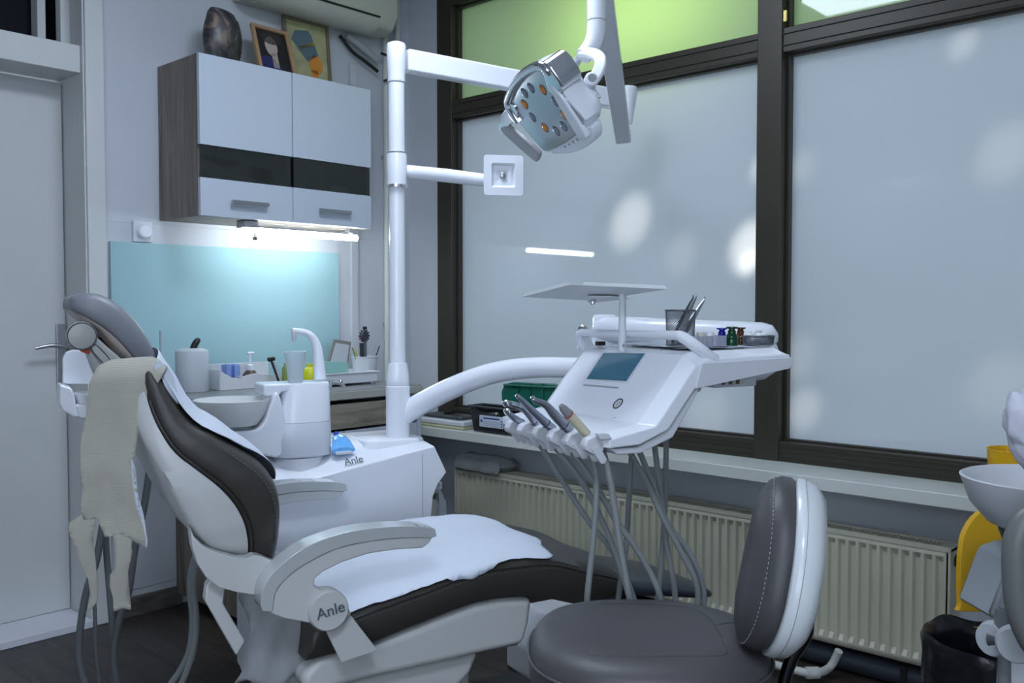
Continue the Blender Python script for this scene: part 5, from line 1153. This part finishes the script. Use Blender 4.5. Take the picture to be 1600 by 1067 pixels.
for k, (bx, tx, ty_, m_, lb) in enumerate([(1050, 1083, 461, mat('tool_dark', (.05, .055, .06), .3, metal=.5), 'dark handled steel probe leaning in the mesh cup, leftmost of the instruments'), (1054, 1088, 459, STEEL, 'bright steel tweezers leaning in the mesh cup between two other instruments'), (1060, 1101, 463, STEEL, 'steel tweezers leaning farthest right in the mesh cup')]):
    v_ = -.615+.015*k; a_ = onp(bx, 522, cv, CL(0, v_, 0)); b_ = onp(tx, ty_+4, cv, CL(0, v_, 0)); a_ = V3((a_.x, a_.y, pz+.008))
    t2 = thing('dental_tweezers' if k else 'dental_probe', lb, 'instrument', a_, group=None)
    d_ = (b_-a_).normalized(); s2 = d_.cross(cv).normalized()
    e_ = b_-d_*.02
    tube('arm', [a_, a_+d_*.02+s2*.002, (a_+e_)/2+s2*.0035, e_+s2*.002, b_, b_+d_*.004+s2*.004], [.003, .004, .0042, .0022, .0014, .0008], m_, t2, seg=8, smoothn=3)
    if k: tube('arm', [a_, a_+d_*.02-s2*.002, (a_+e_)/2-s2*.0035, e_-s2*.002, b_-s2*.001, b_+d_*.003+s2*.003], [.003, .004, .0042, .0022, .0014, .0008], m_, t2, seg=8, smoothn=3)
# clear box with two small jars
ca = loc3(tp_(1083, -.66)); cb_ = loc3(tp_(1133, -.66))
t = thing('clear_box', 'clear plastic box with low walls behind the grab handle', 'box', CL(ca[0], -.64, pz))
g = G()
for lo, hi in [((ca[0], -.665, pz), (cb_[0], -.663, pz+.024)), ((ca[0], -.605, pz), (cb_[0], -.603, pz+.024)), ((ca[0], -.663, pz), (ca[0]+.002, -.605, pz+.024)), ((cb_[0]-.002, -.663, pz), (cb_[0], -.605, pz+.024)), ((ca[0], -.663, pz), (cb_[0], -.605, pz+.0015))]: g.add(*boxg(lo, hi, CL))
g.build('box_wall', mat('clear_lilac', (.75, .76, .85), .1, trans=.75, ior=1.2), t, smooth=False)
for k, (px, lb, m_) in enumerate([(1095, 'small cream-lidded jar in the clear box, nearer the mesh cup', mat('cream_cap', (.6, .58, .5), .4)), (1109, 'small white-lidded jar in the clear box, nearer the blue bottle', WHITE)]):
    c_ = tp_(px, -.635, pz+.002); j = thing('small_jar', lb, 'jar', c_)
    lathe('jar_body', c_, [(0, 0), (.0082, 0), (.0085, .02), (0, .02)], mat('jar_body', (.35, .33, .35), .2, trans=.5), j, seg=20); lathe('jar_lid', c_, [(0, .02), (.0092, .02), (.0092, .029), (0, .029)], m_, j, seg=20)
for px, m_, v_, lb, s_ in [(1128, mat('cobalt_glass', (.015, .02, .42), .08, trans=.5), -.630, 'cobalt blue glass dropper bottle on the delivery table', 1.0), (1143.5, mat('green_glass', (.004, .06, .02), .08, trans=.3), -.655, 'dark green glass bottle on the delivery table', 1.08), (1157, mat('amber_glass', (.13, .035, .008), .08, trans=.4), -.600, 'amber brown glass bottle behind the cotton basket', 1.0)]:
    c_ = tp_(px, v_, pz); j = thing('glass_bottle', lb, 'bottle', c_)
    lathe('bottle_body', c_, [(0, 0), (.0128*s_, 0), (.0135*s_, .003), (.0135*s_, .018*s_), (.0105*s_, .023*s_), (.0085*s_, .026*s_), (.0085*s_, .030*s_), (0, .030*s_)], m_, j, seg=28)
    lathe('stopper', c_, [(0, .030*s_), (.009*s_, .030*s_), (.0065*s_, .033*s_), (.0065*s_, .035*s_), (.0125*s_, .0375*s_), (.0125*s_, .040*s_), (0, .041*s_)], m_, j, seg=28)
c_ = tp_(1185, -.64, pz)
t = thing('mesh_basket', 'low grey wire mesh basket filled with cotton rolls at the table edge', 'basket', c_)
meshcup(t, c_, .042, .030, .020, 56, 5, r=.0005)
for k in range(13):
    a = random.uniform(0, 2*pi); rr = random.uniform(0, .024); q = c_+cu*cos(a)*rr*1.15+cv*sin(a)*rr*.75+V3((0, 0, .012+.0035*(k % 4)+.008*(k > 6))); an = random.uniform(-.7, .7); d_ = (cu*cos(an)+cv*sin(an)+V3((0, 0, random.uniform(-.15, .15)))).normalized()
    o = tube('cotton_roll', [q-d_*.014, q-d_*.013, q+d_*.013, q+d_*.014], [.0028, .0044, .0044, .0028], mat('cotton', (.78, .79, .80), .9, bump=.6, bscale=200), None, seg=12)
    tag(o, 'white cotton roll piled in the low wire mesh basket', 'cotton roll', 'cotton rolls in the mesh basket')
bx_ = CL(.468, -.33, TZ+.004); o = box('black_clip', (.445, -.345, 1.096), (.468, -.33, 1.106), BLACK, None, fr=CL); tag(o, 'tiny black clip on the table top beside the tray post', 'clip')

# ================================================================== LEFT SIDE: accessory holder, hanging hoses
HV = .34
t = thing('accessory_holder', 'white plastic accessory holder with cup recess behind the chair headrest', 'holder', PV(130, 655, HV))
def hvp(x, y, d=0): return PV(x, y, HV+d)
pl = [(98, 600), (98, 560), (103, 550), (112, 547), (160, 547), (176, 552), (180, 600)]
prism('back_plate', [hvp(*q) for q in pl], cv*.02, WHITE, t, bevel=.004, seg=3)
box_pts = [(92, 603), (97, 601), (175, 604), (180, 640), (172, 653), (118, 653), (96, 641), (92, 630)]
prism('cup_housing', [hvp(*q, -.07) for q in [(93, 600), (112, 606), (117, 618), (120, 640), (125, 652), (116, 653), (97, 641), (92, 630)]], cv*.09, WHITE, t, bevel=.006, seg=3)
prism('cup_shelf', [hvp(*q, -.06) for q in [(112, 632), (178, 632), (178, 654), (122, 654)]], cv*.08, WHITE, t, bevel=.005, seg=3)
lathe('cup_insert', (hvp(146, 612)-cv*.02), [(0, -.035), (.045, -.035), (.05, .0), (.046, .001), (.042, -.03), (0, -.03)], WHITE2, t)
tube('holder_arm', [hvp(150, 640, .0), CL(-.62, .40, .90), CL(-.40, .52, .80), CL(-.28, .52, .79)], .018, WHITE, t, smoothn=5)
def hose(label, P, r=.011, m=HOSE):
    o = tube('suction_hose', P, r, m, None, seg=14, smoothn=6); tag(o, label, 'hose'); return o
D1 = 2.72
hose('thin grey hose hanging lowest-left, looping out past the torn cloth strip', [PD(x, y, D1) for x, y in [(190, 700), (166, 790), (158, 835), (150, 878), (135, 924), (125, 985), (124, 1031), (136, 1075), (160, 1100)]], .0105, HOSED)
hose('thin dark cord between the two torn cloth strips', [PD(x, y, D1+.05) for x, y in [(140, 700), (139, 812), (144, 880), (148, 955), (150, 1016), (157, 1075)]], .006, HOSED)
hose('grey hose hanging straight behind the right torn strip', [PD(x, y, D1+.08) for x, y in [(160, 700), (165, 841), (170, 909), (175, 973), (178, 1020), (176, 1075)]], .0095, HOSED)
hose('grey hose slanting from the backrest down behind the cloth', [PD(x, y, D1+.02) for x, y in [(238, 700), (233, 740), (225, 792), (211, 856), (201, 924), (185, 975), (178, 1031), (186, 1080)]], .0105, HOSED)
hose('grey hose curving down left of the chair support arm, outer one', [PD(x, y, 2.55) for x, y in [(330, 800), (307, 863), (297, 909), (301, 970), (296, 1016), (283, 1045), (268, 1067), (250, 1090)]], .009, HOSE)
hose('grey hose curving down left of the chair support arm, inner one', [PD(x, y, 2.50) for x, y in [(332, 810), (311, 870), (302, 915), (306, 965), (303, 1010), (293, 1045), (280, 1075), (262, 1100)]], .009, HOSE)

# ================================================================== FLOOR THINGS UNDER AND BEHIND THE CHAIR
o = box('floor_mat', (.0, -.42, .001), (.62, .05, .008), mat('rubber_mat', (.045, .055, .055), .6), None, fr=CL); tag(o, 'dark rubber mat on the floor under the stool', 'mat')
t = thing('floor_box', 'white plastic floor connection box beside the chair foot', 'box', CL(.75, .22, 0))
prism('box_cover', [CL(a, .05, b) for a, b in [(.60, .0), (1.02, 0), (1.02, .13), (.90, .20), (.68, .20), (.60, .10)]], cv*.36, WHITE, t, bevel=.012, seg=3)
# ================================================================== RIGHT EDGE: bin and second unit
bx = PD(1552, 1000, 2.0); bx = V3((bx.x, bx.y, 0))
t = thing('pedal_bin', 'yellow pedal bin with raised lid and black liner at the right edge', 'bin', bx)
RB = .135
lathe('bin_body', bx, [(0, 0), (RB*.80, 0), (RB*.84, .02), (RB*.99, .455), (RB*.95, .455), (RB*.8, .02), (0, .02)], YEL, t, seg=48)
rs = []
for s_, z in [(1.00, .33), (1.035, .34), (1.05, .38), (1.045, .43), (1.07, .462), (1.03, .474), (.95, .468), (.90, .44), (.82, .30), (.7, .12), (.3, .06)]:
    rs.append([bx+V3((cos(a)*RB*s_*(1+.035*NO(V3((a*2.2, z*14, 1)))), sin(a)*RB*s_*(1+.035*NO(V3((a*2.2, z*14, 4)))), z+.016*NO(V3((cos(a)*2, sin(a)*2, z*5+2))))) for a in [2*pi*k/72 for k in range(72)]])
v, f = rings(rs); mk('bin_liner', v, f, BAG, t, ang=70)
lx = (R*1.0+F*.12).normalized(); lx.z = 0; lx.normalize(); lc = PD(1580, 900, 2.16); lc = V3((lc.x, lc.y, .475)); lup = (V3((0, 0, 1))+F*.10).normalized(); lnn = lx.cross(lup)
lid = [(q.x, q.y) for q in cat([(-.120, .01, 0), (-.135, .03, 0), (-.132, .13, 0), (-.115, .20, 0), (-.06, .245, 0), (.06, .245, 0), (.115, .20, 0), (.132, .13, 0), (.135, .03, 0), (.120, .01, 0)], 4, True)]
prism('bin_lid', [lc+lx*a+lup*b for a, b in lid], lnn*.018, YEL, t, bevel=.006, seg=3)
box('lid_hinge', (-.03, -.01, -.02), (.03, .02, .02), YEL, t, fr=lambda a, b, c: lc+lx*a+lnn*b+lup*c)
# second unit
su = PD(1640, 780, 1.72)
t = thing('second_unit', 'white spittoon bowl unit with grey hose loop cut by the right edge', 'dental unit', V3((su.x, su.y, 0)))
rz = PD(1560, 764, 1.62).z
bo = V3((su.x, su.y, 0)); rB = .157
lathe('bowl', bo, [(0, rz-.105), (.06, rz-.103), (.105, rz-.085), (.135, rz-.05), (.150, rz-.008), (rB-.004, rz), (rB-.008, rz+.002), (.143, rz-.006), (.125, rz-.04), (.09, rz-.07), (0, rz-.085)], mat('matt_ceramic', (.55, .56, .58), .3), t, seg=64)
lathe('bowl_neck', bo, [(0, rz-.14), (.07, rz-.14), (.085, rz-.10), (0, rz-.10)], DGREY, t)
sk = [PD(x, y, 1.78) for x, y in [(1527, 852), (1556, 842), (1700, 850), (1700, 990), (1600, 965), (1497, 936), (1497, 930)]]
prism('bowl_skirt', sk, -F*.12, mat('skirt_grey', (.22, .235, .25), .4), t, bevel=.012, seg=3)
lathe('unit_column', bo, [(0, .001), (.09, .001), (.08, rz-.3), (0, rz-.3)], WHITE2, t)
tube('grab_loop', [PD(x, y, 1.42) for x, y in [(1690, 800), (1640, 800), (1606, 812), (1590, 845), (1588, 900), (1596, 960), (1620, 1010), (1660, 1040), (1700, 1050)]], .0205, mat('loop_grey', (.13, .135, .13), .4), t, seg=24, smoothn=6)
tube('hose_post', [PD(1569, 948, 1.55), PD(1569, 1075, 1.55), PD(1571, 1200, 1.55)], .0105, mat('post_grey', (.16, .17, .18), .35), t)
lathe('post_socket', PD(1569, 962, 1.55), [(0, -.03), (.016, -.03), (.014, .012), (0, .014)], MATS['post_grey'], t, seg=24)
lathe('joint_cap', PD(1553, 998, 1.56), [(0, -.012), (.028, -.012), (.031, 0), (.026, .012), (0, .014)], mat('grey_white_plastic', (.40, .42, .44), .4), t, ax=(-R*.9-F*.45), seg=30)
lathe('joint_cap', PD(1588, 1006, 1.50), [(0, -.012), (.028, -.012), (.032, 0), (.027, .012), (0, .014)], MATS['grey_white_plastic'], t, ax=(-R*.6-F*.8), seg=30)
tube('joint_axle', [PD(1545, 998, 1.56), PD(1600, 1004, 1.52), PD(1700, 1010, 1.52)], .012, DGREY, t)
tube('rear_post', [PD(1680, 1100, 1.5), PD(1680, 700, 1.5), PD(1650, 640, 1.45), PD(1620, 640, 1.42)], .016, WHITE2, t, smoothn=5)
rs = []
cc_ = PD(1612, 668, 1.40)
bm = bmesh.new(); bmesh.ops.create_icosphere(bm, subdivisions=4, radius=1)
vv = []
for v_ in bm.verts:
    n_ = v_.co; d_ = 1+.28*NO(n_*1.8+V3((3, 1, 2)))+.12*NO(n_*4.5)
    vv.append(cc_+(R*n_.x*.036+F*n_.y*.035+U*n_.z*.060)*d_-R*n_.z*.012)
ff = [tuple(x.index for x in fc.verts) for fc in bm.faces]; bm.free()
mk('film_wrap', vv, ff, mat('wrap_film', (.62, .62, .70), .35, trans=.2, bump=.5, bscale=30), t, ang=50)
t = thing('power_adapter', 'small white plug box on the floor beside the yellow bin', 'box', PZ(1448, 1070, .03))
pa = PZ(1448, 1068, .03); box('adapter_body', (pa.x-.03, pa.y-.03, .0), (pa.x+.03, pa.y+.03, .045), WHITE2, t, bevel=.004)
box('plug_cap', (pa.x-.015, pa.y-.015, .045), (pa.x+.015, pa.y+.015, .055), WHITE2, t)
